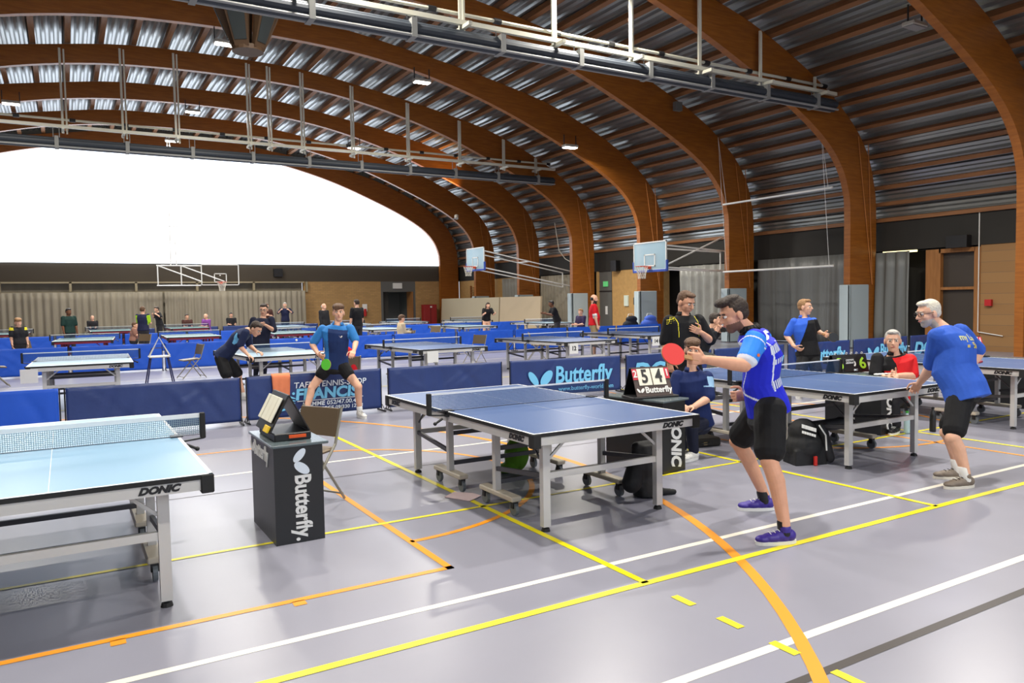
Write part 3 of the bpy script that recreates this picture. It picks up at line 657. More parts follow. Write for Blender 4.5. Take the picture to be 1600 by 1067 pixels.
card(tBG.name, -.72, '', 'white card hanging at the corner of the pale table at left')
card(T11['n'], -.5, '', 'white cloth hanging below the table right of the young player')

# ------------------------------------------------------------------ barriers
def make_barrier(label, w, m, group, h=.66, seed=1, logo=None, rz=0, loc=(0, 0, 0), feet=True):
    rnd = random.Random(seed); r = empty('barrier', loc, rz); tag(r, label, 'barrier', group)
    nx, nz = 56, 14; folds = [(rnd.uniform(-w/2, w/2), rnd.uniform(.3, h), rnd.uniform(-1.6, 1.6), rnd.uniform(.008, .018)) for _ in range(9)]
    vs = []
    for sd in (-1, 1):
        for j in range(nz+1):
            z = .045+(h-.045)*j/nz
            for i in range(nx+1):
                x = -w/2+w*i/nx; e = min(1, (w/2-abs(x))*6)*math.sin(math.pi*j/nz)**.5
                d = 0
                for fx, fz, sl, am in folds:
                    q = ((x-fx)+(z-fz)*sl)/.06; d += am*math.exp(-q*q)*(1 if (int(fx*100) % 2) else -.7)
                d += .010*mnoise.noise(V((x*2.1+seed, z*3, seed*1.7)))
                vs.append(V((x, sd*(.014+.0*z)+d*e, z)))
    fs = []; o = (nx+1)*(nz+1)
    for j in range(nz):
        for i in range(nx):
            a = j*(nx+1)+i; fs.append((a, a+1, a+nx+2, a+nx+1)); fs.append((o+a+nx+1, o+a+nx+2, o+a+1, o+a))
    for i in range(nx): a = nz*(nx+1)+i; fs += [(a, a+1, o+a+1, o+a), (i+1, i, o+i, o+i+1)]
    for j in range(nz): a = j*(nx+1); fs += [(a+nx+1, o+a+nx+1, o+a, a), (a+nx, o+a+nx, o+a+2*nx+1, a+2*nx+1)]
    MB().add(vs, fs).build('fabric', m, r, True)
    for s in (-1, 1):
        p = MB().tube((s*(w/2+.012), 0, .03), (s*(w/2+.012), 0, h), .009, n=8).build('post', BLACK, r)
        MB().bar((s*(w/2+.012), -.16, .012), (s*(w/2+.012), .16, .012), .02, .02).bar((s*(w/2+.012), -.14, .02), (s*(w/2+.012), 0, .12), .008).bar((s*(w/2+.012), .14, .02), (s*(w/2+.012), 0, .12), .008).build('foot', BLACK, p)
    if logo: logo(r, w)
    return r
def lg_butterfly(r, w, lx=0, s=1.0, url=True):
    mb = MB(); butterfly(mb, (lx-.54*s, -.040, .34), (1, 0, 0), (0, 0, 1), .31*s); mb.build('butterfly_emblem', LOGOB, r)
    text('Butterfly', LOGOB, r, (lx+.33*s, -.040, .37), (1, 0, 0), (0, 0, 1), .40*s, .06, .010*s, 1, fit=1.14*s)
    if url: text('www.butterfly-world.com', LOGOB, r, (lx+.36*s, -.040, .135), (1, 0, 0), (0, 0, 1), .105*s, 0, .001, 1, fit=1.1*s)
def lg_francis(r, w):
    text('TAFELTENNIS-SHOP', LOGOW, r, (.20, -.036, .49), (1, 0, 0), (0, 0, 1), .12, .1, .001, 1.03)
    text('FRANCIS', LOGOB, r, (.14, -.036, .35), (1, 0, 0), (0, 0, 1), .22, .1, .009, 1.1)
    MB().bb(-.31, .70, -.04, -.034, .255, .265).build('underline', LOGOW, r)
    text('HAMME 052/47.00.41', LOGOW, r, (.20, -.036, .205), (1, 0, 0), (0, 0, 1), .09, .1, .001, 1.08)
    text('GENTBRUGGE 09/330 12 78', LOGOW, r, (.20, -.036, .125), (1, 0, 0), (0, 0, 1), .075, .1, .001, 1.08)
    mb = MB(); c = V((-.52, -.036, .25))
    for i in range(5): leaf(mb, c+V((-.02+.02*i, 0, -.1+.05*i)), (1, 0, 0), (0, 0, 1), R(12-8*i), .19-.012*i, .014)
    leaf(mb, c+V((-.02, 0, .12)), (1, 0, 0), (0, 0, 1), R(50), .09, .03); leaf(mb, c+V((.16, 0, .13)), (1, 0, 0), (0, 0, 1), 0, .02, .02)
    mb.build('bird_emblem', LOGOB, r)
def lg_donic(r, w, s=1.0, lx=-.1):
    text('DONIC', LOGOB, r, (lx, -.036, .33), (1, 0, 0), (0, 0, 1), .42*s, .25, .016, 1.2)
GB = 'barriers of the front row'; GN = 'barriers of the rows behind'
def between(x0, y0, x1, y1, lab, m, grp, logo=None, seed=1, h=.66):
    w = math.hypot(x1-x0, y1-y0)-.05
    return make_barrier(lab, w, m, grp, h, seed, logo, math.atan2(y1-y0, x1-x0), ((x0+x1)/2, (y0+y1)/2, 0))
between(-2.2, 11.25, -.09, 11.12, 'bright blue barrier at the left edge behind the near table', BLUEV, GB, seed=2)
between(-.06, 11.1, 2.09, 11.05, 'dark navy plain barrier with deep folds beside the bright blue one', NAVY, GB, seed=3)
between(2.14, 11.05, 4.19, 11.12, 'navy barrier lettered FRANCIS behind the young player', NAVY, GB, lg_francis, 4)
between(4.27, 11.1, 6.25, 10.95, 'plain navy barrier behind the far end of the centre table', NAVY, GB, None, 5)
between(6.38, 10.95, 8.56, 10.7, 'navy barrier lettered Butterfly above the centre table net', NAVY, GB, lg_butterfly, 6)
between(8.66, 10.7, 10.8, 10.7, 'navy barrier with large light blue letters behind the seated boy', NAVY, GB, lg_donic, 7)
between(10.9, 10.75, 13.0, 10.8, 'navy barrier lettered Butterfly hidden behind the dark haired player', NAVY, GB, lambda r, w: lg_butterfly(r, w, .1, 1), 8)
between(13.1, 10.8, 15.25, 10.85, 'navy barrier lettered Butterfly left of the man in red and black', NAVY, GB, lambda r, w: lg_butterfly(r, w, -.05, 1.0, False), 9)
between(15.35, 10.85, 17.5, 10.9, 'navy barrier lettered Butterfly behind the head of the man in red and black', NAVY, GB, lambda r, w: lg_butterfly(r, w, .15, .95, False), 10)
between(17.6, 10.9, 19.7, 10.95, 'navy barrier with a light blue letter left of the white haired man', NAVY, GB, lambda r, w: lg_donic(r, w), 11)
x = -4.2
for i in range(12):
    between(x, 21.9-.06*i*.3, x+2.1, 21.9-.06*(i+1)*.3, 'bright blue barrier of the middle row, %s' % ['cut by the left edge', 'left of the pale table', 'behind the pale table', 'behind the high umpire stool', 'behind the folding chair left of the bending player', 'behind the bending player', 'behind the man with glasses', 'behind the central player', 'left of the seated woman', 'below the seated woman', 'right of the seated woman', 'behind the table with card 12'][i], BLUEV, GN, None, 20+i, .72); x += 2.14
x = -4.6
for i in range(11):
    if i in (5,): x += 2.14; continue
    between(x, 30.9, x+2.1, 30.9, 'small bright blue barrier of the far row, number %s from the left' % ['one', 'two', 'three', 'four', 'five', 'six', 'seven', 'eight', 'nine', 'ten', 'eleven'][i], BLUEV, GN, None, 50+i, .72); x += 2.14
for i, xx in enumerate((1.5, 4.3, 6.6, 9.2, 11.5)):
    between(xx, 39.0, xx+2.1, 39.0, 'dark navy barrier near the far curtains, %s' % ['leftmost', 'second from left', 'middle one', 'fourth from left', 'rightmost'][i], NAVY, GN, None, 60+i, .7)
# cloths over the barriers
def towel(x, y, w, l, m, lab, seed=1, zt=.675):
    rnd = random.Random(seed); vs = []; n, k = 12, 16
    for j in range(k+1):
        t = j/k*2-1
        for i in range(n+1):
            u = i/n; xx = (u-.5)*w*(1-.12*abs(t)); zz = zt-abs(t)*l; yy = -.03*math.copysign(1, t) if abs(t) > .1 else -.3*t
            yy += math.copysign(.012*math.sin(u*9+seed)*abs(t), t); vs.append(V((x+xx+.05*abs(t)*(t < 0), y-.0+(yy if t < 0 else yy)*1.4, zz if abs(t) > .05 else zt)))
    fs = [(j*(n+1)+i, j*(n+1)+i+1, (j+1)*(n+1)+i+1, (j+1)*(n+1)+i) for j in range(k) for i in range(n)]
    o = MB().add(vs, fs).build('towel', m, None, True); s = o.modifiers.new('s', 'SOLIDIFY'); s.thickness = .012; tag(o, lab, 'towel')
towel(2.63, 11.05, .26, .33, cloth('towel_orange', (226, 132, 92)), 'orange towel hanging over the lettered navy barrier', 2)
towel(10.35, 10.7, .2, .33, cloth('towel_neon', (214, 232, 40)), 'neon yellow cloth on the barrier by the dark haired player\'s chest', 3)

# ------------------------------------------------------------------ umpire desks and scoreboards
def desk(loc, rz, lab, words, w=.34, d=.72, h=.70):
    r = empty('umpire_desk', loc, rz); tag(r, lab, 'umpire table')
    MB().bb(-w/2, w/2, -d/2, d/2, 0, h-.02).build('body', DESKB, r)
    MB().bb(-w/2-.015, w/2+.04, -d/2-.02, d/2+.02, h-.02, h, bev=.004).build('top', mat('desk_top', (92, 104, 108), .25), r)
    y = -d/2-.003
    if words == 'Butterfly':
        text('Butterfly.', WHITE, r, (0.02, y, .245), (0, 0, -1), (1, 0, 0), .155, 0, .0045, 1, fit=.46)
        mb = MB(); leaf(mb, (.02, y, .525), (1, 0, 0), (0, 0, 1), R(-38), .062, .033); leaf(mb, (.005, y, .615), (1, 0, 0), (0, 0, 1), R(48), .058, .028); mb.build('butterfly_emblem', LOGOW, r)
        text('Butterfly', WHITE, r, (-w/2-.003, .02, .60), (0, -1, 0), (0, 0, 1), .15, 0, .003, .85)
        mb = MB(); butterfly(mb, (-w/2-.003, .30, .60), (0, -1, 0), (0, 0, 1), .09); mb.build('butterfly_emblem', WHITE, r)
    else:
        text('DONIC', WHITE, r, (0.02, y, .30), (0, 0, -1), (1, 0, 0), .20, .25, .009, 1, fit=.52)
    return r
desk((1.36, 5.63, 0), 0, 'black box desk lettered Butterfly, left of the centre table', 'Butterfly')
desk((4.90, 5.76, 0), R(10), 'black box desk lettered DONIC, right of the centre table, boy behind it', 'DONIC')
desk((8.38, 5.82, 0), R(5), 'black box desk under the 3-6 scoreboard, between the two right tables', 'DONIC')
desk((11.9, 5.9, 0), 0, 'black box desk behind the table at the right edge', 'DONIC')
CREAM = mat('card_cream', (236, 232, 212), .6); REDP = mat('score_red', (206, 46, 66), .5); BROWNP = mat('score_brown', (70, 54, 48), .5)
# scoreboard seen from its end on the first desk
r = empty('flip_scoreboard', (1.33, 5.62, .70), R(0)); tag(r, 'open flip scoreboard with yellowed number cards on the left desk', 'scoreboard')
MB().bb(-.10, .16, -.22, .26, 0, .055, bev=.006).build('case', BLACK, r)
MB().bb(.0, .12, -.235, -.215, .02, .04).build('orange_pen_clip', mat('clip_orange', (236, 92, 30), .4), r)
def slab(m, c, sz, ang, nm, par): return MB().box(c, sz, None, Matrix.Rotation(ang, 3, 'Y'), .003).build(nm, m, par)
slab(BLACK, (-.055, .02, .19), (.012, .44, .30), R(28), 'front_board', r); slab(BLACK, (.085, .02, .19), (.012, .44, .30), R(-28), 'rear_board', r)
for yy, ww in ((-.15, .07), (-.05, .1), (.06, .1), (.17, .07)): slab(CREAM, (-.066, yy+.02, .215), (.010, ww, .19), R(28), 'number_card', r)
slab(mat('card_yellow', (236, 196, 40), .5), (-.13, -.12, .085), (.016, .12, .05), R(28), 'yellow_tag', r)
# 5-4 board
def board54(loc, rz, a, b, lab, foot=True, w=.40, sm=1.0):
    r = empty('flip_scoreboard', loc, rz); tag(r, lab, 'scoreboard'); t = R(-24); Rm = Matrix.Rotation(t, 3, 'X'); o = V((0, 0, .02))
    def P(x, y, z): return o+Rm @ V((x, y, z))
    MB().bb(-w/2-.05, w/2+.05, -.03, .22, 0, .02, bev=.004).build('base', BLACK, r)
    MB().box(P(0, 0, .15), (w, .01, .30), None, Rm).build('front_board', BROWNP, r)
    MB().box((0, .21, .15), (w, .01, .30), None, Matrix.Rotation(R(24), 3, 'X')).build('rear_board', BLACK, r)
    xd = (1, 0, 0); yd = Rm @ V((0, 0, 1))
    for x, st in ((-.09*w/.46, a), (.09*w/.46, b)):
        c = MB().box(P(x, -.010, .195), (.165*w/.46, .006, .17), None, Rm).build('number_card', CREAM, r); text(st, BLACK, c, P(x, -.0145, .195), xd, yd, .19, 0, .0045, .8, 'digit')
    for x, st in ((-.205*w/.46, '2'), (.205*w/.46, '1')):
        c = MB().box(P(x, -.009, .225), (.05, .006, .11), None, Rm).build('set_card', REDP, r); text(st, WHITE, c, P(x, -.0135, .225), xd, yd, .1, 0, .002, .9, 'digit')
    text('Butterfly', WHITE, r, P(.05, -.008, .06), xd, yd, .085, 0, .002, 1.0)
    mb = MB(); butterfly(mb, P(-.15, -.007, .06), xd, yd, .055); mb.build('butterfly_emblem', WHITE, r)
    return r
board54((4.90, 5.60, .70), R(-10), '5', '4', 'flip scoreboard showing 5 and 4 on the desk in front of the boy')
board54((10.05, 5.15, .76), R(-28), '5', '1', 'flip scoreboard showing a 5, cut by the right edge')
bpy.data.objects['flip_scoreboard.002'].location = (11.0, 5.9, .76)
# black 3 00 6 board with green digits
r = empty('flip_scoreboard', (8.42, 5.95, .70), R(-14)); tag(r, 'black scoreboard with green digits 3 and 6 on the desk by the man in red', 'scoreboard'); Rm = Matrix.Rotation(R(-18), 3, 'X'); GREEND = mat('digit_green', (170, 226, 60), .5)
def P(x, y, z): return Rm @ V((x, y, z))
MB().box(P(0, 0, .12), (.50, .012, .23), None, Rm).build('front_board', BLACK, r); MB().box((0, .15, .11), (.50, .012, .23), None, Matrix.Rotation(R(18), 3, 'X')).build('rear_board', BLACK, r)
yd = Rm @ V((0, 0, 1))
for x, st, sz, m in ((-.16, '3', .2, GREEND), (.17, '6', .2, GREEND), (-.03, '0', .09, WHITE), (.045, '0', .09, WHITE)): text(st, m, r, P(x, -.009, .11), (1, 0, 0), yd, sz, 0, .004, 1, 'digit')
for x in (-.2, -.1, -.03, .04, .12, .2): MB().path([P(x, .0, .235), P(x, -.02, .25), P(x, .0, .262), P(x, .02, .25)], .004, n=5, closed=True).build('ring', WHITE, r)
text('DONIC', LOGOW, r, P(0, -.009, .03), (1, 0, 0), yd, .035, .2, .0005, 1.3)
r = empty('net_gauge', (7.86, 5.70, .765)); tag(r, 'small black and white measuring card lettered DONIC at the net post of the right table', 'net gauge')
MB().bb(.0, .17, -.045, -.03, 0, .155, bev=.003).build('plate', BLACK, r); MB().bb(.015, .155, -.048, -.045, .095, .145).build('white_field', WHITE, r); text('DONIC', BLACK, r, (.085, -.0495, .12), (1, 0, 0), (0, 0, 1), .035, .3, .001, 1.4, ext=.0008)
t = MB(); 
for i in range(5): t.ell((8.30+.05*i, 5.55-.01*i, .715), ((.035, .01, 0), (-.01, .03, 0), (0, 0, .014)))
tag(obj('handkerchief', fuse(t, .008)), 'crumpled white handkerchief in front of the green digit scoreboard', 'cloth'); bpy.data.objects['handkerchief'].data.materials.append(WHITE)

# ------------------------------------------------------------------ chairs
def make_chair(lab, seatm, framem, grp='folding chairs'):
    r = empty('folding_chair'); tag(r, lab, 'chair', grp)
    rot = Matrix.Rotation(R(-14), 3, 'X')
    vs = []; n = 10
    mb = MB()
    for i in range(n):
        a0, a1 = -.6+1.2*i/n, -.6+1.2*(i+1)/n; p = lambda a, z, o: V((.21*a/.6, .20+.06*(1-math.cos(a))*-1+o-.02*0+(z-.6)*.22, z))
        mb.add([p(a0, .56, 0), p(a1, .56, 0), p(a1, .79, 0), p(a0, .79, 0), p(a0, .56, .025), p(a1, .56, .025), p(a1, .79, .025), p(a0, .79, .025)], [(0, 1, 2, 3), (7, 6, 5, 4), (0, 4, 5, 1), (3, 2, 6, 7), (1, 5, 6, 2), (0, 3, 7, 4)])
    mb.build('backrest', seatm, r)
    MB().box((0, 0, .445), (.40, .40, .03), None, Matrix.Rotation(R(4), 3, 'X'), .012).build('seat', seatm, r)
    for s in (-1, 1):
        MB().path([(s*.215, .27, .80), (s*.215, .18, .5), (s*.215, -.24, .015)], .012).build('front_leg', framem, r)
        MB().path([(s*.19, .0, .44), (s*.19, .30, .015)], .011).build('rear_leg', framem, r)
    MB().path([(-.215, -.22, .06), (.215, -.22, .06)], .009).build('front_rail', framem, r)
    MB().path([(-.19, .28, .06), (.19, .28, .06)], .009).build('rear_rail', framem, r)
    return r
BROWNC = mat('chair_brown', (112, 96, 76), .45, .3); FRAMEC = mat('chair_frame', (150, 146, 134), .4, .4)
c1 = make_chair('brown metal folding chair right of the Butterfly desk', BROWNC, FRAMEC); c1.location = (1.63, 6.24, 0); c1.rotation_euler.z = R(-60)
def chair(x, y, rz, lab):
    c = copy_tree(c1); c.location = (x, y, 0); c.rotation_euler.z = R(rz); c['label'] = lab
chair(5.55, 6.12, -38, 'folding chair the boy in navy sits on')
chair(9.02, 6.35, -30, 'folding chair the man in red and black sits on')
chair(-1.35, 19.7, 100, 'folding chair at the left edge behind the barriers')
chair(2.45, 18.9, -80, 'open folding chair between the high stool and the bending player')
chair(9.2, 17.6, -70, 'folding chair left of the table with card 12')
chair(11.75, 25.8, -60, 'small folding chair beyond the middle row, left of the long haired person')
chair(2.1, 27.6, -40, 'small folding chair beyond the middle row behind the green table')
chair(-.8, 25.4, 60, 'small folding chair beside the standing child at left')
chair(10.9, 29.6, 30, 'small folding chair beyond the seated woman')
chair(9.35, 22.6, -90, 'folding chair under the seated woman in the cream top')
chair(11.2, 17.6, 60, 'folding chair right of the table with card 12, bag on it')
WH = mat('stool_white', (226, 224, 220), .4); BLF = mat('stool_blue_frame', (40, 44, 90), .4)
r = empty('high_stool', (1.72, 18.0, 0)); tag(r, 'tall blue framed umpire stool with white seat', 'stool')
MB().box((0, 0, .60), (.42, .36, .035), None, None, .012).build('seat', WH, r)
for sx in (-1, 1):
    for sy in (-1, 1): MB().path([(sx*.17, sy*.14, .59), (sx*.27, sy*.2, .012)], .014).build('leg', BLF, r)
MB().path([(-.2, -.1, .62), (0, -.1, 1.02), (.2, -.1, .62)], .018).build('back_frame', WH, r); MB().path([(-.19, .12, .62), (-.13, .12, .78), (.13, .12, .78), (.19, .12, .62)], .012).build('armrest', BLF, r)
# red jacket on a chair behind the young player
t = MB(); t.ell((4.02, 12.3, .72), ((.17, 0, 0), (0, .07, 0), (0, 0, .24))); t.ell((4.12, 12.25, .55), ((.08, 0, 0), (0, .06, 0), (0, 0, .22))); t.ell((3.92, 12.3, .6), ((.07, 0, 0), (0, .05, 0), (0, 0, .2)))
o = obj('jacket', fuse(t, .012)); o.data.materials.append(cloth('jacket_red', (196, 24, 36))); tag(o, 'red jacket hung on a chair behind the young player\'s hand', 'jacket')
cc = copy_tree(c1); cc.location = (4.05, 12.45, 0); cc.rotation_euler.z = R(170); cc['label'] = 'folding chair carrying the red jacket'

# ------------------------------------------------------------------ bags, bottles, paper
BAGB = mat('bag_black', (26, 26, 28), .7, bump=.4, bscale=12)
r = empty('backpack', (6.30, 4.98, 0), R(-20)); tag(r, 'black backpack with white lettering behind the dark haired player\'s legs', 'backpack')
t = MB(); t.ell((0, 0, .17), ((.2, 0, 0), (0, .15, 0), (0, 0, .17))); t.ell((-.02, 0, .32), ((.15, 0, 0), (0, .12, 0), (0, 0, .13))); t.ell((.17, 0, .13), ((.1, 0, 0), (0, .13, 0), (0, 0, .13))); t.bb(-.17, .17, -.12, .12, .0, .15)
o = obj('body', fuse(t, .012), r); o.data.materials.append(BAGB)
mb = MB(); Q = Matrix.Rotation(R(18), 3, 'Y') @ Matrix.Rotation(R(-25), 3, 'X')
for j, (n_, w_) in enumerate(((5, .030), (6, .022))):
    for i in range(n_): mb.box(V((-.03, -.128, .37))+Q @ V((-.07+.033*i*(1 if j == 0 else .8), 0, -.06*j)), (w_, .004, .038-.012*j), None, Q)
mb.build('print', WHITE, r)

MB().path([(.06, -.15, .4), (.12, -.17, .3), (.13, -.17, .15)], .008).build('piping', WHITE, r)
t = MB(); t.cone((.1, .0, .36), (.45, .05, .38), .06, .05).cone((.42, .05, .38), (.58, .1, .36), .06, .05).cone((.15, -.05, .36), (.2, -.12, .06), .06, .045)
o = obj('draped_jacket', fuse(t, .012), r); o.data.materials.append(mat('jacket_black', (24, 24, 28), .6))
MB().box((.02, -.155, .05), (.03, .02, .09)).build('red_tag', mat('tag_red', (200, 40, 30), .6), r)
r = empty('briefcase', (6.10, 6.25, 0), R(-12)); tag(r, 'flat black briefcase on the floor between the two right tables', 'case')
MB().bb(-.21, .21, -.14, .14, .0, .10, bev=.02).build('body', mat('case_black', (30, 28, 26), .4), r); MB().bb(-.02, .02, -.15, -.135, .03, .06).build('clasp', mat('brass', (200, 180, 130), .3, .8), r); MB().path([(-.06, -.14, .05), (-.05, -.175, .05), (.05, -.175, .05), (.06, -.14, .05)], .007).build('handle', BLACK, r)
t = MB(); t.loft([((4.18, 4.88, .01), (.13, 0, 0), (0, .11, 0)), ((4.18, 4.88, .2), (.115, 0, 0), (0, .10, 0)), ((4.17, 4.9, .36), (.12, 0, 0), (0, .10, 0)), ((4.16, 4.9, .44), (.09, 0, 0), (0, .07, 0))]); t.cone((4.1, 4.9, .38), (3.99, 4.86, .14), .06, .085); t.cone((4.25, 4.85, .03), (4.4, 4.80, .02), .04, .025); t.cone((4.08, 4.9, .42), (4.26, 4.9, .42), .05, .05)
o = obj('sports_bag', fuse(t, .012)); o.data.materials.append(BAGB); tag(o, 'slumped black bag under the right end of the centre table', 'bag')
t = MB(); t.ell((3.74, 6.3, .17), ((.13, 0, 0), (0, .1, 0), (0, 0, .17))); t.ell((3.62, 6.3, .05), ((.12, 0, 0), (0, .1, 0), (0, 0, .05))); t.ell((3.76, 6.3, .32), ((.09, 0, 0), (0, .07, 0), (0, 0, .12)))
o = obj('cloth_bag', fuse(t, .012)); o.data.materials.append(cloth('bag_green', (84, 130, 30))); tag(o, 'green cloth bag under the far half of the centre table', 'bag')
t = MB(); t.prism([(2.72, 5.80, .003), (2.84, 5.56, .003), (3.0, 5.66, .003), (2.98, 5.78, .003), (2.86, 5.9, .003)], (0, 0, .006)); tag(t.build('paper', mat('paper_pink', (232, 206, 206), .7)), 'pale pink paper on the floor beside the centre table wheels', 'paper')
def bottle(x, y, h, m, capm, lab):
    r = empty('bottle', (x, y, 0)); tag(r, lab, 'bottle')
    prof = [(0.0, .0), (.034, .0), (.036, .02), (.036, h*.66), (.03, h*.78), (.014, h*.88), (.014, h*.93)]; mb = MB(); mb.loft([((0, 0, z), (rr, 0, 0), (0, rr, 0)) for rr, z in prof[1:]], 16, None, 2); mb.build('body', m, r, True)
    MB().tube((0, 0, h*.92), (0, 0, h), .017).build('cap', capm, r)
bottle(8.62, 5.36, .27, mat('bottle_clear', (190, 220, 220), .15, alpha=.7), mat('cap_green', (60, 160, 60), .5), 'clear plastic bottle with green cap at the foot of the right desk')
bottle(8.98, 5.26, .30, BLACK, BLACK, 'black drinking bottle standing on the floor near the white haired man')
bottle(10.9, 4.95, .24, mat('bottle_dark', (30, 36, 40), .3), mat('cap_lime', (180, 220, 40), .5), 'dark bottle with lime label under the table at the right edge')
t = MB(); t.ell((10.5, 5.55, .80), ((.03, 0, 0), (0, .03, 0), (0, 0, .06))); t.tube((10.5, 5.55, .82), (10.5, 5.55, .93), .014)
tag(t.build('bottle', mat('bottle_cola', (70, 16, 22), .3)), 'dark red bottle standing by the 5 scoreboard at the right', 'bottle'); 
t = MB().box((10.2, 5.4, .77), (.18, .1, .025), None, Matrix.Rotation(.3, 3, 'Z'), .005); tag(t.build('bat_case', mat('case_red', (170, 60, 70), .5)), 'small red and white case on the table at the right', 'case')
r = empty('sports_bag', (3.35, 13.0, 0)); tag(r, 'dark green and black bag behind the orange towel', 'bag')
t = MB(); t.ell((0, 0, .32), ((.3, 0, 0), (0, .15, 0), (0, 0, .16))); t.bb(-.25, .25, -.12, .12, 0, .3); o = obj('body', fuse(t, .015), r); o.data.materials.append(mat('bag_dark', (20, 34, 36), .7))
r = empty('bench', (19.4, 23.0, 0)); tag(r, 'low wooden bench carrying bags behind the man in red', 'bench'); MB().bb(-.95, .95, -.2, .2, .42, .47).build('seat', TIMB, r)
for sx in (-.85, .85): MB().bb(sx-.03, sx+.03, -.17, .17, 0, .42).build('leg', TIMB, r)
for x, z, m, lab, a in ((19.85, .68, (70, 100, 190), 'blue and white bag heap behind the man in red', .42), (18.9, .66, (30, 34, 44), 'black bag beside the blue bag heap behind the man in red', .38)):
    r = empty('sports_bag', (x, 23.0, .47)); tag(r, lab, 'bag'); t = MB(); t.ell((0, 0, z-.47), ((a, 0, 0), (0, .2, 0), (0, 0, .2))); t.ell((.05, 0, .42), ((a*.7, 0, 0), (0, .16, 0), (0, 0, .14))); o = obj('body', fuse(t, .02), r); o.data.materials.append(cloth('bag_%d' % m[0], m))
    MB().path([(-.15, 0, .5), (-.1, 0, .62), (.1, 0, .62), (.15, 0, .5)], .012).build('handle', WHITE, r)
tag(MB().sph((3.62, 13.9, 1.02), .02).build('ball', WHITE), 'white ball in the air over the bending player\'s table', 'ball')
# ------------------------------------------------------------------ people
SK1 = skin('skin_fair', (226, 176, 148)); SK2 = skin('skin_light', (220, 164, 134)); SK3 = skin('skin_dark', (110, 72, 50)); LIP = mat('lips', (176, 96, 88), .5)
EYEW = mat('eye_white', (228, 224, 218), .3); IRIS = mat('eye_dark', (40, 30, 24), .3)
H_DB = mat('hair_dark_brown', (48, 34, 24), .6, bump=.6, bscale=60); H_B = mat('hair_brown', (92, 64, 42), .6, bump=.6, bscale=60); H_G = mat('hair_white', (214, 206, 190), .6, bump=.6, bscale=60); H_GR = mat('hair_grey', (176, 172, 166), .6, bump=.6, bscale=60)
H_BL = mat('hair_sandy', (150, 112, 72), .6, bump=.6, bscale=60); H_K = mat('hair_black', (22, 18, 18), .5, bump=.6, bscale=60)
def wrinkle(me, a, b, c):      # soft folds in the cloth
    n = len(me.vertices); co = [0.0]*(3*n); me.vertices.foreach_get('co', co); no = [v.normal.copy() for v in me.vertices]
    for i in range(n):
        p = V(co[3*i:3*i+3]); w = mnoise.noise(p*a)*.006+mnoise.noise(V((p.x*b, p.y*b, p.z*c)))*.0038; q = p+no[i]*w; co[3*i:3*i+3] = q[:]
    me.vertices.foreach_set('co', co); me.update()
def perp(v, n): return (v-n*v.dot(n)).normalized()
class P3:
    pass
def hand(mb, w, h, pal, thumb_dir, curl, s=1.0, fine=True):
    w, h = V(w), V(h); d = (h-w).normalized(); pal = perp(V(pal), d); side = d.cross(pal).normalized()
    if side.dot(V(thumb_dir)) < 0: side = -side
    L = .095*s; base = w+d*.01; c = base+d*L*.5
    mb.cone(w-d*.03, base+d*.015, .026*s, .027*s)
    mb.loft([(base+d*(L*t), side*(.030+.012*min(t*2, 1))*s, pal*.0145*s) for t in (0, .25, .6, .9, 1.0)], 14, None, 2.6)
    fl = (.070, .078, .072, .056); rr = (.0088, .0092, .0088, .0078)
    for i in range(4):
        o = (.032-.0215*i)*s; p = base+d*L*.97+side*o; dd = d.copy(); ang = 0; sp = side*(.06*(1.5-i)/1.5)
        for k in range(3):
            ang += curl*(.8 if k == 0 else 1.0)*(1+.08*i)
            q = p+((d*math.cos(ang)+pal*math.sin(ang))+sp*(1-k*.4)).normalized()*fl[i]*s*(.42, .32, .26)[k]
            mb.cone(p, q, rr[i]*s*(1-.08*k), rr[i]*s*(.94-.1*k), n=10); p = q
    p = base+d*L*.28+side*.036*s; a = p+(d*.55+side*.75+pal*.25).normalized()*.040*s; b = a+(d*.9+side*.15+pal*(.35+.4*curl)).normalized()*.034*s; e = b+(d*.9-side*.25*curl+pal*(.4+.5*curl)).normalized()*.024*s
    mb.cone(p, a, .0125*s, .0105*s, n=10); mb.cone(a, b, .0103*s, .0095*s, n=10); mb.cone(b, e, .0094*s, .0078*s, n=10)
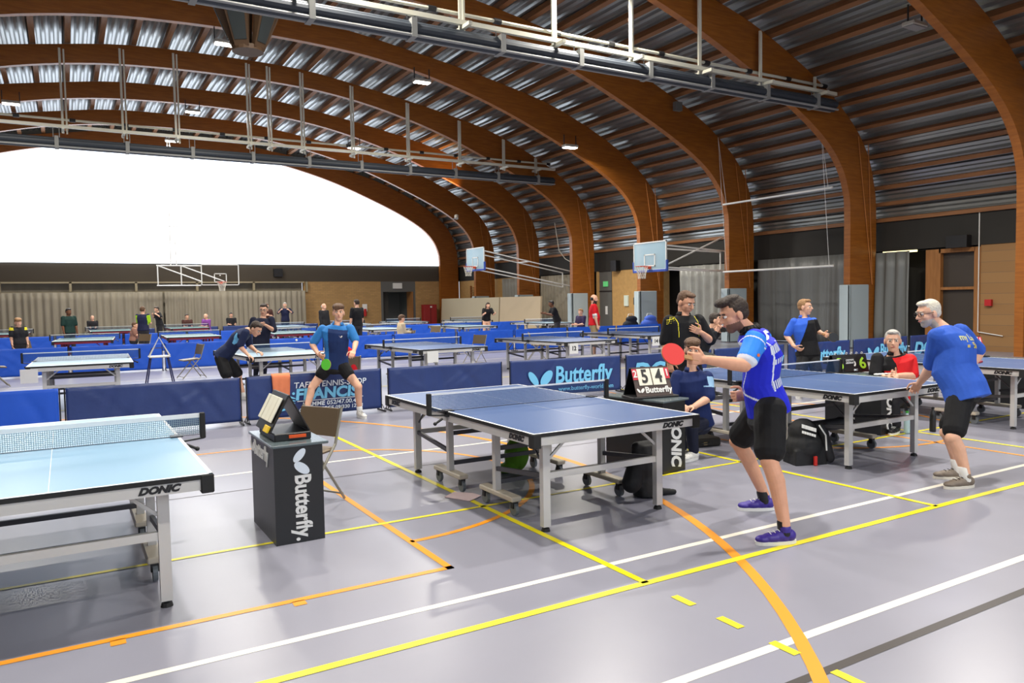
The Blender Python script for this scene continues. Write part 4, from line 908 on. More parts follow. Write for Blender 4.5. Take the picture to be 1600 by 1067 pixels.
def person(label, J, o):
    g = lambda n: V(J[n]); vx = o.get('vox', .008); S = o.get('scale', 1.0)
    pelvis, chest, neck, head = g('pelvis'), g('chest'), g('neck'), g('head')
    base = V(((J['anL'][0]+J['anR'][0])/2, (J['anL'][1]+J['anR'][1])/2, 0)); r = empty('person', base)
    tag(r, label, 'person', None); sub = lambda v: v
    def place(ob): ob.location = -base; return ob
    up = (neck-pelvis).normalized(); across = g('shL')-g('shR'); across = perp(across, up); front = across.cross(up).normalized()
    F = V(J['face']).normalized()
    if front.dot(F) < -.2 and not o.get('keepfront'): front = front
    # --- head frame
    Sd = F.cross(V((0, 0, 1))); Sd = Sd.normalized(); U = Sd.cross(F).normalized(); hs = S*o.get('head', 1.0)
    def hp(f, s, u): return head+(F*f+Sd*s+U*u)*hs
    def he(mb, f, s, u, rf, rs, ru, n=16, m=10): mb.ell(hp(f, s, u), (Sd*rs*hs, F*rf*hs, U*ru*hs), n, m)
    bl = o.get('build', 1.0); belly = o.get('belly', 0.0)
    shw = (g('shL')-g('shR')).length/2; lw = max(shw, .15*S)
    hipc = (g('hipL')+g('hipR'))/2; hacross = perp(g('hipL')-g('hipR'), V((0, 0, 1))); hacross = (across*.6+hacross*.4).normalized() if across.dot(hacross) > 0 else across
    hf = hacross.cross(up).normalized()
    def torso(mb, e, bot=.09, top=True, flare=0):
        R_ = []
        if flare: R_.append((pelvis-up*bot*S, hacross*(.176*S*bl+e+flare), hf*(.124*S*bl+e+flare+belly*.15)))
        else: R_.append((pelvis-up*bot*S, hacross*(.145*S*bl+e), hf*(.105*S*bl+e)))
        R_.append((pelvis+(up*.03 if flare else up*0), hacross*(.170*S*bl+e+flare*.6), hf*(.120*S*bl+e+flare*.6+belly*.2)))
        mid = pelvis.lerp(neck, .33)+front*belly*.45
        R_.append((mid, across*(.155*S*bl+belly*.35+e), front*(.108*S*bl+belly*.6+e)))
        m2 = pelvis.lerp(neck, .55)*.5+chest*.5 if False else pelvis.lerp(neck, .6)
        off = (chest-pelvis.lerp(neck, .72)); R_.append((m2+off*.8, across*(.172*S*bl+e), front*(.118*S*bl+belly*.2+e)))
        m3 = pelvis.lerp(neck, .80)+off*.6; R_.append((m3, across*(lw*.98+.012+e), front*(.108*S*bl+e)))
        R_.append((neck-up*.055*S, across*(lw*.80+e), front*(.082*S*bl+e)))
        if top: R_.append((neck-up*.012*S, across*(.085*S+e*.6), front*(.066*S+e*.6)))
        # densify
        out = []
        for a, b in zip(R_, R_[1:]):
            for t in (0, .5): out.append((a[0].lerp(b[0], t), a[1].lerp(b[1], t), a[2].lerp(b[2], t)))
        out.append(R_[-1]); mb.loft(out, 24, None, 2.25)
    arm = o.get('arm', 1.0); leg = o.get('leg', 1.0)
    body = MB(); torso(body, -.004)
    for sd in 'LR':
        sh, el, wr, ha = g('sh'+sd), g('el'+sd), g('wr'+sd), g('ha'+sd)
        body.cone(sh-up*.01, el, .052*S*arm, .042*S*arm); fm = el.lerp(wr, .3); body.cone(el, fm, .041*S*arm, .043*S*arm); body.cone(fm, wr, .043*S*arm, .0265*S*arm)
        inward = (g('shR')-g('shL') if sd == 'L' else g('shL')-g('shR')); pal = V(J.get('pal'+sd, inward)) if ('pal'+sd) in J else inward
        td = V(J['th'+sd]) if ('th'+sd) in J else V((0, 0, 1))+front*.3
        hand(body, wr, ha, pal, td, o.get('curl'+sd, .45), S*1.0)
        hi, kn, an, to = g('hip'+sd), g('kn'+sd), g('an'+sd), g('to'+sd)
        body.cone(hi, kn, .086*S*leg, .056*S*leg)
        fd = V((to.x-an.x, to.y-an.y, 0)).normalized() if (to-an).length > .01 else V((0, -1, 0))
        cm = kn.lerp(an, .3)-fd*.016; body.cone(kn, cm, .054*S*leg, .055*S*leg); body.cone(cm, an+V((0, 0, .02)), .055*S*leg, .036*S*leg); body.cone(an+V((0, 0, .02)), an-V((0, 0, .05)), .036*S, .034*S); body.sph(kn+fd*.012, .05*S*leg)
    nb = neck-up*.02; body.cone(hp(-.025, 0, -.06), nb, .053*hs, .060*S)
    he(body, -.012, 0, .03, .094, .077, .088); he(body, .026, 0, -.03, .064, .060, .082); he(body, .045, 0, -.088, .036, .034, .030); he(body, .06, 0, .038, .028, .05, .016)
    he(body, .045, .03, -.02, .036, .03, .032); he(body, .045, -.03, -.02, .036, .03, .032)
    body.cone(hp(.085, 0, .016), hp(.108, 0, -.020), .0085*hs, .0125*hs, n=10); he(body, .094, 0, -.024, .012, .017, .009); he(body, .082, 0, -.052, .014, .025, .010)
    for s in (-1, 1): he(body, -.012, s*.078, -.008, .020, .010, .034)
    me = fuse(body, vx, 3); me.materials.append(o['skin']); 
    if o.get('beard'):
        me.materials.append(o['beard'])
        for p in me.polygons:
            q = p.center-head; f, s, u = q.dot(F)/hs, q.dot(Sd)/hs, q.dot(U)/hs
            if u < -.045 and u > -.14 and abs(s) < .085 and f < .12 and f > -.01-(u+.045)*-.3 and not (f > .085 and abs(s) < .022 and u > -.068): p.material_index = 1
    ob = place(obj('body', me, r))
    # eyes, brows, mouth
    if vx <= .012:
        for s in (-1, 1):
            e = MB(); he(e, .076, s*.031, .012, .014, .0155, .0095, 12, 8); eo = place(e.build('eye', EYEW, r, True)); i = MB(); he(i, .088, s*.031, .012, .0042, .007, .0075, 10, 8); ii = i.build('iris', IRIS, eo, True)
            b = MB(); b.path([hp(.086, s*.014, .030), hp(.088, s*.032, .035), hp(.078, s*.048, .030)], .0042*hs, n=6); place(b.build('eyebrow', o.get('brow', o['hair']), r, True))
        m = MB(); he(m, .0905, 0, -.0525, .007, .022, .0055, 12, 8); place(m.build('mouth', LIP, r, True))
    # hair
    h = MB(); st = o.get('style', 'short')
    if st == 'bald':
        for s in (-1, 1): he(h, -.045, s*.035, .0, .062, .048, .05)
        he(h, -.075, 0, .0, .035, .06, .055)
    else:
        he(h, -.026, 0, .040, .094, .0825, .088); he(h, -.045, 0, .0, .066, .079, .06)
        if st == 'short': he(h, .030, 0, .098, .052, .060, .026)
        if st == 'quiff': he(h, .050, 0, .108, .058, .062, .034); he(h, -.01, 0, .112, .07, .062, .03)
        if st == 'fringe': he(h, .045, 0, .085, .055, .074, .044); he(h, .068, .02, .062, .028, .05, .022); he(h, -.01, 0, .09, .09, .088, .055)
        if st == 'messy': he(h, .048, .02, .100, .052, .05, .034); he(h, .02, -.03, .11, .05, .045, .03); he(h, -.05, 0, .1, .06, .06, .035); he(h, -.09, 0, .02, .03, .06, .06)
        if st == 'long':
            for s in (-1, 1): h.cone(hp(-.03, s*.07, .02), hp(-.03, s*.075, -.16), .035*hs, .03*hs)
            he(h, -.07, 0, -.06, .04, .075, .12); he(h, .03, 0, .095, .052, .065, .03)
    hm = fuse(h, max(vx, .006), 1); hm.materials.append(o['hair']); place(obj('hair', hm, r))
    # ---- shirt
    if 'shirt' in o:
        mats, paint = o['shirt']; sh = MB(); torso(sh, .014, bot=o.get('hem', .04), flare=.014)
        sl = o.get('sleeve', .62)
        for sd in 'LR':
            a, b, w_ = g('sh'+sd), g('el'+sd), g('wr'+sd)
            if sl <= 1: e = a.lerp(b, sl); sh.cone(a-up*.005, e, .069*S*arm, (.066 if sl < 1 else .055)*S*arm)
            else: sh.cone(a-up*.005, b, .068*S*arm, .054*S*arm); sh.cone(b, w_, .054*S*arm, .038*S*arm)
        sm = fuse(sh, vx, 4)
        for m in mats: sm.materials.append(m)
        T = (neck-pelvis).length
        arms = [(g('shL'), g('elL'), 'L'), (g('shR'), g('elR'), 'R')]
        wrinkle(sm, 7, 16, 9)
        for p in sm.polygons:
            q = p.center-pelvis; t = q.dot(up)/T; s = q.dot(across)/lw; f = q.dot(front)/.11
            slv = None; tt = 0; on = 9
            for a, b, nm in arms:
                d = b-a; L = d.length; d = d/L; x = p.center-a; k = x.dot(d); rad = (x-d*k).length
                out = (p.center-a).dot(across)*(1 if nm == 'L' else -1)
                if -.02 < k < L*(sl+.35) and rad < .085*S*arm and (out > -.015 or k > .11): slv = nm; tt = k/(L*sl)
            p.material_index = paint(t, s, f, slv, tt)
        so_ = place(obj(o.get('shirt_name', 'shirt'), sm, r))
        if o.get('collar'):
            c = MB(); nc = neck+up*.012
            for k in range(14):
                a = -2.45+4.9*k/14; b = -2.45+4.9*(k+1)/14
                P = lambda t, rr, z: nc+(front*math.cos(t)*-1*-1+across*math.sin(t)*1.0)*rr*S+up*z
                PP = lambda t, rr, z: nc-(front*math.cos(t)-across*math.sin(t))*rr*S+up*z
                c.add([PP(a, .070, -.010), PP(b, .070, -.010), PP(b, .064, .026), PP(a, .064, .026), PP(a, .088, -.014), PP(b, .088, -.014)], [(0, 1, 2, 3), (3, 2, 5, 4)])
            co = place(c.build('collar', o['collar'], r, True)); sd_ = co.modifiers.new('s', 'SOLIDIFY'); sd_.thickness = .005
    # ---- legwear
    lw_m = o['bottom']; lo = MB(); trous = o.get('trousers'); frac = o.get('short_len', .62)
    lo.loft([(pelvis+up*.0*S, hacross*(.160*S*bl+.006), hf*(.112*S*bl+.006)), (pelvis-up*.03, hacross*(.178*S*bl+.012), hf*(.125*S*bl+.012)), (hipc-V((0, 0, .06)), hacross*(.172*S*bl+.012), hf*(.12*S*bl+.012)), (hipc-V((0, 0, .11)), hacross*(.12*S*bl+.012), hf*(.095*S*bl+.012))], 24, None, 2.3)
    for sd in 'LR':
        hi, kn, an = g('hip'+sd), g('kn'+sd), g('an'+sd)
        if trous: lo.cone(hi, kn, .100*S*leg, .073*S*leg); lo.cone(kn, an+V((0, 0, .0)), .073*S*leg, .056*S)
        else: lo.cone(hi, hi.lerp(kn, frac), .106*S*leg, .094*S*leg*o.get('loose', 1.0))
    lm = fuse(lo, vx, 3)
    wrinkle(lm, 8, 18, 8)
    for m in (lw_m if isinstance(lw_m, list) else [lw_m]): lm.materials.append(m)
    if 'bpaint' in o:
        for p in lm.polygons:
            q = p.center-pelvis; p.material_index = o['bpaint'](q.dot(V((0, 0, 1))), q.dot(across), q.dot(front))
    place(obj('trousers' if trous else 'shorts', lm, r))
    # ---- shoes
    for sd in 'LR':
        an, to, kn = g('an'+sd), g('to'+sd), g('kn'+sd)
        fd = V((to.x-an.x, to.y-an.y, 0)); fd = fd.normalized() if fd.length > .01 else V((0, -1, 0)); sv = V((-fd.y, fd.x, 0)); c0 = V((an.x, an.y, 0)); k = S*o.get('shoe', 1.0)
        if not trous and o.get('sock'):
            s = MB().cone(V((an.x, an.y, .07)), an.lerp(kn, o.get('sock_len', .14)), .044*S, .043*S); place(s.build('sock', o['sock'], r, True))
        s = MB(); E = lambda f, z, rf, rs, rz: s.ell(c0+fd*f*k+V((0, 0, z)), (fd*rf*k, sv*rs*k, V((0, 0, rz))))
        E(-.03, .055, .05, .040, .045); E(.02, .05, .07, .042, .045); E(.09, .045, .075, .047, .033); E(.15, .038, .055, .043, .026); s.cone(V((an.x, an.y, .06)), an, .042*S, .043*S)
        shm = fuse(s, max(vx, .005), 2)
        zz = [0.0]*(3*len(shm.vertices)); shm.vertices.foreach_get('co', zz)
        for i in range(2, len(zz), 3): zz[i] = max(zz[i], .016)
        shm.vertices.foreach_set('co', zz); shm.update()
        shm.materials.append(o['shoes']); sh_ = place(obj('shoe', shm, r))
        n = 24; pts = []
        for i in range(n):
            t = 2*math.pi*i/n; w = .046+.006*math.cos(t); pts.append(c0+fd*(.062+.145*math.cos(t))*k+sv*w*math.sin(t)*k+V((0, 0, .001)))
        so2 = MB().prism(pts, (0, 0, .024)).build('sole', o.get('sole', WHITE), sh_)
        if vx < .008:
            for j in range(3): a = c0+fd*(.045+.03*j)*k+V((0, 0, .092-.008*j)); MB().path([a-sv*.024, a+V((0, 0, .004)), a+sv*.024], .003, n=5).build('lace', o.get('lace', WHITE), sh_)
    return r, dict(shirt=sm if 'shirt' in o else None, F=F, Sd=Sd, U=U, hp=hp, up=up, across=across, front=front, pelvis=pelvis, neck=neck, base=base, T=(neck-pelvis).length, lw=lw)
def one(m): return ([m], lambda t, s, f, a, k: 0)
def glasses(r, fr, m=None, vis=BLACK):
    hp = fr['hp']; b = fr['base']
    mb = MB()
    for s in (-1, 1): mb.path([hp(.098, s*(.031+.024*math.cos(a)), .010+.017*math.sin(a)) for a in [2*math.pi*i/12 for i in range(12)]], .0022, n=5, closed=True); mb.path([hp(.096, s*.054, .014), hp(-.01, s*.083, .012)], .0026, n=5)
    mb.path([hp(.10, -.008, .014), hp(.10, .008, .014)], .002, n=5)
    o = mb.build('glasses', vis, r); o.location = -b
def racket(hpos, dirn, nrm, m1, m2, lab):
    # handle starts in the hand, the blade goes on along dirn
    h, d, n = V(hpos), V(dirn).normalized(), V(nrm); n = perp(n, d); s = d.cross(n)
    r = empty('table_tennis_bat', h); tag(r, lab, 'bat')
    MB().bar(-d*.05, d*.055, .026, .022, up=n).build('handle', mat('bat_handle', (176, 130, 80), .5), r)
    c = d*.13; pts = [c+d*math.cos(t)*.083+s*math.sin(t)*.077 for t in [2*math.pi*i/32 for i in range(32)]]
    MB().prism([p-n*.003 for p in pts], n*.006).build('blade', mat('bat_wood', (190, 150, 100), .5), r)
    q = [c+(p-c)*.98 for p in pts]; MB().prism([p+n*.003 for p in q], n*.004).build('rubber', m1, r); MB().prism([p-n*.007 for p in q], n*.004).build('rubber', m2, r)
    return r
POSES = {"lefty": {"head": [4.119, 3.866, 1.536], "neck": [4.213, 3.804, 1.429], "chest": [4.29, 3.75, 1.29], "pelvis": [4.34, 3.753, 0.876], "shL": [4.089, 3.641, 1.371], "elL": [3.94, 3.602, 1.201], "wrL": [3.634, 3.646, 1.254], "haL": [3.533, 3.683, 1.266], "shR": [4.435, 3.901, 1.358], "elR": [4.551, 3.93, 1.052], "wrR": [4.351, 3.948, 0.935], "haR": [4.274, 3.969, 0.929], "hipL": [4.235, 3.64, 0.861], "knL": [4.125, 3.545, 0.528], "anL": [4.112, 3.41, 0.105], "toL": [3.94, 3.49, 0.045], "hipR": [4.366, 3.828, 0.827], "knR": [4.381, 4.07, 0.562], "anR": [4.638, 4.041, 0.105], "toR": [4.498, 4.133, 0.045], "face": [-0.875, 0.356, -0.327], "palL": [0.421, 0.906, 0.048], "palR": [0.666, 0.744, -0.055]},
 "rightman": {"head": [6.789, 4.033, 1.483], "neck": [6.855, 3.94, 1.366], "chest": [6.858, 3.836, 1.212], "pelvis": [6.828, 3.713, 0.816], "shL": [6.654, 3.869, 1.294], "elL": [6.794, 4.0, 0.992], "wrL": [6.988, 4.224, 0.819], "haL": [7.04, 4.305, 0.746], "shR": [7.136, 3.935, 1.315], "elR": [7.364, 3.881, 1.105], "wrR": [7.173, 3.869, 0.972], "haR": [7.111, 3.904, 0.944], "hipL": [6.747, 3.702, 0.8], "knL": [6.517, 3.64, 0.426], "anL": [6.58, 3.563, 0.105], "toL": [6.403, 3.632, 0.045], "hipR": [7.005, 3.781, 0.773], "knR": [6.775, 3.836, 0.416], "anR": [6.84, 3.777, 0.105], "toR": [6.726, 3.867, 0.045], "face": [-0.887, 0.416, -0.201], "palL": [-0.201, 0.301, -0.932], "palR": [0.473, 0.814, -0.338]},
 "centre": {"head": [3.407, 10.712, 1.536], "neck": [3.392, 10.71, 1.379], "chest": [3.368, 10.739, 1.231], "pelvis": [3.382, 10.855, 0.786], "shL": [3.547, 10.638, 1.311], "elL": [3.604, 10.569, 1.116], "wrL": [3.484, 10.308, 1.004], "haL": [3.444, 10.248, 0.973], "shR": [3.204, 10.84, 1.308], "elR": [3.075, 10.937, 1.087], "wrR": [3.084, 10.692, 0.96], "haR": [3.109, 10.593, 0.918], "hipL": [3.444, 10.782, 0.777], "knL": [3.609, 10.527, 0.469], "anL": [3.661, 10.652, 0.105], "toL": [3.677, 10.463, 0.045], "hipR": [3.291, 10.872, 0.781], "knR": [3.041, 10.919, 0.456], "anR": [2.911, 10.826, 0.105], "toR": [2.807, 10.719, 0.045], "face": [-0.284, -0.959, -0.001], "palL": [0.497, 0.835, 0.236], "palR": [0.944, -0.329, -0.027]},
 "blackshirt": {"head": [6.219, 6.561, 1.609], "neck": [6.202, 6.587, 1.476], "chest": [6.204, 6.579, 1.364], "pelvis": [6.232, 6.623, 0.851], "shL": [6.376, 6.526, 1.405], "elL": [6.523, 6.47, 1.153], "wrL": [6.286, 6.384, 1.262], "haL": [6.163, 6.39, 1.31], "shR": [6.03, 6.637, 1.405], "elR": [6.002, 6.684, 1.152], "wrR": [5.984, 6.601, 0.941], "haR": [5.999, 6.586, 0.845], "hipL": [6.283, 6.592, 0.827], "knL": [6.239, 6.529, 0.324], "anL": [6.258, 6.551, 0.105], "toL": [6.137, 6.405, 0.045], "hipR": [6.179, 6.653, 0.829], "knR": [6.104, 6.608, 0.327], "anR": [6.129, 6.627, 0.105], "toR": [5.986, 6.502, 0.045], "face": [0.046, -0.92, -0.389], "palL": [0.419, 0.897, 0.145], "palR": [0.967, 0.249, -0.05]},
 "kid": {"head": [5.57, 5.786, 1.118], "neck": [5.585, 5.812, 0.923], "chest": [5.575, 5.821, 0.79], "pelvis": [5.689, 5.867, 0.364], "shL": [5.735, 5.753, 0.838], "elL": [5.692, 5.684, 0.627], "wrL": [5.459, 5.666, 0.556], "haL": [5.362, 5.665, 0.564], "shR": [5.462, 5.891, 0.852], "elR": [5.382, 5.892, 0.657], "wrR": [5.343, 5.737, 0.597], "haR": [5.341, 5.679, 0.577], "hipL": [5.711, 5.796, 0.357], "knL": [5.455, 5.69, 0.343], "anL": [5.512, 5.715, 0.105], "toL": [5.361, 5.686, 0.045], "hipR": [5.595, 5.865, 0.373], "knR": [5.461, 5.884, 0.343], "anR": [5.516, 5.888, 0.105], "toR": [5.364, 5.859, 0.045], "face": [-0.629, -0.775, -0.063], "palL": [-0.042, -0.037, -0.998], "palR": [-0.042, -0.037, -0.998]},
 "redseated": {"head": [8.626, 5.555, 1.099], "neck": [8.677, 5.562, 0.949], "chest": [8.659, 5.565, 0.832], "pelvis": [8.805, 5.605, 0.417], "shL": [8.864, 5.481, 0.865], "elL": [8.841, 5.425, 0.675], "wrL": [8.485, 5.404, 0.699], "haL": [8.374, 5.413, 0.736], "shR": [8.475, 5.654, 0.892], "elR": [8.393, 5.631, 0.68], "wrR": [8.366, 5.472, 0.679], "haR": [8.379, 5.408, 0.698], "hipL": [8.811, 5.542, 0.407], "knL": [8.526, 5.475, 0.359], "anL": [8.539, 5.447, 0.105], "toL": [8.355, 5.4, 0.045], "hipR": [8.696, 5.61, 0.41], "knR": [8.486, 5.615, 0.363], "anR": [8.499, 5.587, 0.105], "toR": [8.315, 5.538, 0.045], "face": [-0.813, -0.581, -0.046], "palL": [-0.728, -0.634, 0.26], "palR": [0.329, 0.582, -0.743]},
 "rearplayer": {"head": [10.354, 8.186, 1.483], "neck": [10.346, 8.204, 1.327], "chest": [10.34, 8.199, 1.171], "pelvis": [10.401, 8.171, 0.742], "shL": [10.486, 8.129, 1.251], "elL": [10.551, 8.105, 1.093], "wrL": [10.535, 7.995, 1.055], "haL": [10.535, 7.936, 1.036], "shR": [10.233, 8.301, 1.246], "elR": [10.157, 8.39, 1.016], "wrR": [10.134, 8.219, 0.856], "haR": [10.162, 8.142, 0.807], "hipL": [10.463, 8.133, 0.72], "knL": [10.393, 7.98, 0.4], "anL": [10.575, 8.081, 0.105], "toL": [10.471, 7.922, 0.045], "hipR": [10.346, 8.202, 0.722], "knR": [10.163, 8.117, 0.405], "anR": [10.277, 8.257, 0.105], "toR": [10.141, 8.124, 0.045], "face": [0.353, -0.935, -0.032], "palL": [-0.505, -0.851, -0.144], "palR": [0.853, -0.491, 0.179]},
 "bender": {"head": [2.867, 13.685, 1.255], "neck": [2.761, 13.805, 1.245], "chest": [2.641, 13.87, 1.146], "pelvis": [2.355, 14.016, 0.793], "shL": [2.675, 13.597, 1.208], "elL": [2.574, 13.608, 0.969], "wrL": [2.676, 13.504, 0.825], "haL": [2.731, 13.469, 0.78], "shR": [2.791, 14.017, 1.205], "elR": [2.821, 14.042, 0.951], "wrR": [2.892, 13.82, 0.855], "haR": [2.949, 13.727, 0.834], "hipL": [2.307, 13.927, 0.766], "knL": [2.38, 13.805, 0.446], "anL": [2.344, 13.861, 0.105], "toL": [2.454, 13.792, 0.045], "hipR": [2.41, 14.097, 0.751], "knR": [2.612, 14.017, 0.437], "anR": [2.674, 14.015, 0.105], "toR": [2.784, 13.946, 0.045], "face": [0.522, -0.58, -0.626], "palL": [-0.042, -0.037, -0.998], "palR": [-0.042, -0.037, -0.998]},
 "glasses": {"head": [3.845, 17.486, 1.568], "neck": [3.83, 17.508, 1.396], "chest": [3.811, 17.509, 1.238], "pelvis": [3.757, 17.542, 0.691], "shL": [3.989, 17.411, 1.349], "elL": [4.023, 17.353, 1.105], "wrL": [3.81, 17.195, 1.229], "haL": [3.716, 17.196, 1.274], "shR": [3.641, 17.615, 1.342], "elR": [3.565, 17.622, 1.1], "wrR": [3.639, 17.295, 1.219], "haR": [3.692, 17.21, 1.275], "hipL": [3.819, 17.505, 0.676], "knL": [3.804, 17.432, 0.291], "anL": [3.8, 17.47, 0.105], "toL": [3.777, 17.308, 0.045], "hipR": [3.695, 17.578, 0.678], "knR": [3.655, 17.52, 0.294], "anR": [3.638, 17.565, 0.105], "toR": [3.592, 17.416, 0.045], "face": [-0.413, -0.879, -0.237], "palL": [-0.472, -0.786, -0.399], "palR": [-0.472, -0.786, -0.399]},
 "photographer": {"head": [9.323, 9.13, 1.281], "neck": [9.276, 9.185, 1.164], "chest": [9.224, 9.221, 1.058], "pelvis": [9.161, 9.366, 0.733], "shL": [9.141, 9.052, 1.108], "elL": [9.107, 9.004, 0.943], "wrL": [9.121, 8.946, 1.091], "haL": [9.15, 8.933, 1.153], "shR": [9.376, 9.343, 1.114], "elR": [9.428, 9.336, 0.917], "wrR": [9.435, 9.167, 1.073], "haR": [9.418, 9.122, 1.129], "hipL": [9.07, 9.303, 0.73], "knL": [9.159, 9.071, 0.642], "anL": [9.107, 9.124, 0.105], "toL": [9.166, 9.008, 0.045], "hipR": [9.251, 9.428, 0.714], "knR": [9.416, 9.267, 0.628], "anR": [9.401, 9.299, 0.105], "toR": [9.452, 9.179, 0.045], "face": [0.574, -0.813, -0.095], "palL": [-0.238, -0.97, 0.046], "palR": [0.733, 0.678, -0.056]}}
J = POSES['lefty']
BL_R = cloth('shirt_royal', (34, 44, 206), .6); BL_L = cloth('shirt_azure', (52, 138, 238), .6); BK = cloth('shirt_black', (24, 24, 27)); SW = cloth('shirt_white_trim', (222, 228, 244), .6)
def p_lefty(t, s, f, a, k):
    if t > 1.0-.03 and abs(s) < .62: return 2
    if a: return 3 if (1.10 < k) or (.13 < k < .19 and f < 1.2) else 1
    if t > .86 and abs(s) < .98 and t < .90: return 3
    if .60+.1*t < s*(1 if f < 0 else 1.25) < .65+.1*t and t > .22: return 3
    if abs(t-(.05+.10*(f+.8))) < .014 and s > -.2 and f > -1: return 3
    return 0
sk = dict(skin=SK2)
r, fr = person('dark haired person in a royal and light blue shirt swinging a red bat, foreground', J, dict(vox=.0052, skin=SK2, hair=H_DB, style='quiff', head=1.03, shirt=([BL_R, BL_L, BK, SW], p_lefty), sleeve=.72, hem=.05, belly=.02, build=1.0, arm=1.12, leg=1.08, bottom=cloth('shorts_black', (26, 26, 28)), short_len=.74, loose=1.05, collar=BK, curlL=1.05, curlR=1.15,
    beard=skin('stubble', (120, 88, 70)), shoes=mat('shoe_purple', (58, 40, 140), .45), sole=WHITE, sock=BLACK, sock_len=.08))
# lettering on his back and marks on the shoes
f = fr
mb = MB()
for i in range(6): mb.bb(-.075+.026*i, -.060+.026*i, -.03, .03, 0, .002)
mb.bb(-.08, .08, .034, .042, 0, .002); me1 = mb.mesh('print', [])
mb = MB()
for i in range(4): mb.bb(-.05+.03*i, -.034+.03*i, -.018, .018, 0, .002)
me2 = mb.mesh('print', [])
bd = (f['across']*.55-f['front']*.83).normalized(); bx = f['up'].cross(bd).normalized()
decal(me1, SW, f['shirt'], r, f['base'], f['neck']-f['up']*.15+bd*.1, bx, f['up']); decal(me2, SW, f['shirt'], r, f['base'], f['neck']-f['up']*.24+bd*.1, bx, f['up'])
decal(me1, SW, f['shirt'], r, f['base'], f['neck']-f['up']*.40+bd*.1, bx, f['up'])
mb = MB().ell((0, 0, 0), ((.016, 0, 0), (0, .012, 0), (0, 0, .001)), 12, 6); me3 = mb.mesh('print', [])
q = V(J['shL']).lerp(V(J['elL']), .62); nn = -f['front']*.1+f['across']*1.0; nn = V((.2, -1, .05)).normalized(); ux = V((0, 0, 1)).cross(nn).normalized()
decal(me3, mat('print_orange', (230, 110, 60), .6), f['shirt'], r, f['base'], q, ux, nn.cross(ux))
racket(J['haL'], V(J['haL'])-V(J['wrL'])+V((-.06, .02, .03)), V((.35, -.9, .2)), mat('rubber_red', (222, 40, 36), .5), BLACK, 'red rubber bat in the outstretched hand of the dark haired player')
J = POSES['rightman']
DB = cloth('shirt_denim_blue', (50, 92, 190), .75); YL = mat('print_yellow', (220, 200, 90), .6)
r, fr = person('white haired bearded person with glasses in a blue t-shirt, leaning on the right table', J, dict(vox=.0055, skin=SK1, hair=H_G, style='short', head=1.03, shirt=([DB], lambda t, s, f, a, k: 0), shirt_name='t_shirt', sleeve=.86, hem=.10, belly=.07, build=1.1, arm=1.12, leg=1.05, bottom=[cloth('shorts_black', (26, 26, 28))], short_len=.80, curlL=.8, curlR=.6,
    beard=mat('beard_grey', (190, 178, 164), .7), shoes=mat('shoe_grey_brown', (120, 108, 96), .6), sole=mat('sole_cream', (226, 220, 206), .5), sock=mat('sock_white', (232, 230, 226), .8), sock_len=.20, lace=BLACK))
glasses(r, fr)
f = fr; bx = -f['across']; bc = f['neck']-f['up']*.20-f['front']*.12
for st, dx, dy, sz, fit, m in (('my Love', .03, .03, .09, .22, mat('print_pale', (206, 206, 150), .6)), ('50', .05, -.05, .08, .09, YL), ('=', -.06, -.06, .06, .07, YL)):
    decal(text_mesh(st, sz, .1, .002, .001, 1), m, f['shirt'], r, f['base'], bc-f['across']*dx+f['up']*dy, -f['across'], f['up'])
J = POSES['centre']
CY = cloth('shirt_cyan', (50, 128, 200), .6); CN = cloth('shirt_navy_blue', (30, 52, 100), .6)
def p_centre(t, s, f, a, k):
    if a: return 0
    if t > .9 : return 0
    if s < -.62+.3*(1-t): return 0
    return 1
r, fr = person('brown haired young person in two tone blue shirt crouching before the FRANCIS barrier', J, dict(vox=.0075, skin=SK1, hair=H_B, style='fringe', head=1.0, shirt=([CY, CN], p_centre), sleeve=.8, hem=.06, bottom=cloth('shorts_black', (24, 24, 26)), short_len=.42, collar=CY, curlL=.6, curlR=1.0, shoes=mat('shoe_white', (228, 226, 220), .5), lace=BLACK, sock=WHITE, sock_len=.12))
mb = MB(); c = fr['neck']+fr['up']*-.15+fr['front']*.128-fr['base']; butterfly(mb, c+fr['across']*.07, -fr['across']*-1, fr['up'], .04); mb.build('chest_emblem', WHITE, r)
racket(J['haR'], V((.12, -.25, -.35)), V((-.75, -.6, .2)), mat('rubber_green', (90, 196, 60), .5), BLACK, 'green rubber bat held low by the young player')
J = POSES['blackshirt']
YEL2 = mat('print_neon_yellow', (236, 222, 40), .6)
def p_black(t, s, f, a, k): return 1 if (not a and .66 < abs(s) < .70 and t > .6) else 0
r, fr = person('brown haired person in a black polo with a yellow shoulder print, hand on chest', J, dict(vox=.006, skin=SK2, hair=H_B, style='short', head=1.1, shirt=([BK, YEL2], p_black), sleeve=.92, belly=.05, build=1.12, arm=1.1, bottom=cloth('trousers_black', (30, 30, 34)), trousers=True, collar=BK, curlL=.18, curlR=.5, shoes=BLACK))
mb = MB(); c = V(J['shR'])+fr['front']*.062-fr['across']*.01-fr['base']; u_, w_ = fr['up'], fr['across']
for i in (-1, 0, 1): mb.path([c+w_*(.022*i-.02)+u_*-.055-fr['front']*.012, c+w_*(.022*i)+fr['front']*.008, c+w_*(.022*i+.02)+u_*.05-fr['front']*.012], .004, n=5)
for i in (-1, 0, 1): mb.path([c+u_*(.022*i-.01)+w_*-.05-fr['front']*.012, c+u_*(.022*i)+fr['front']*.01, c+u_*(.022*i+.01)+w_*.045], .004, n=5)
mb.build('shoulder_print', YEL2, r)
J = POSES['kid']
KN = cloth('polo_navy', (26, 42, 92), .7); KL = mat('polo_panel_light', (150, 192, 226), .6)
def p_kid(t, s, f, a, k): return 1 if (a == 'L' and .05 < k < .6 and f > .35) else 0
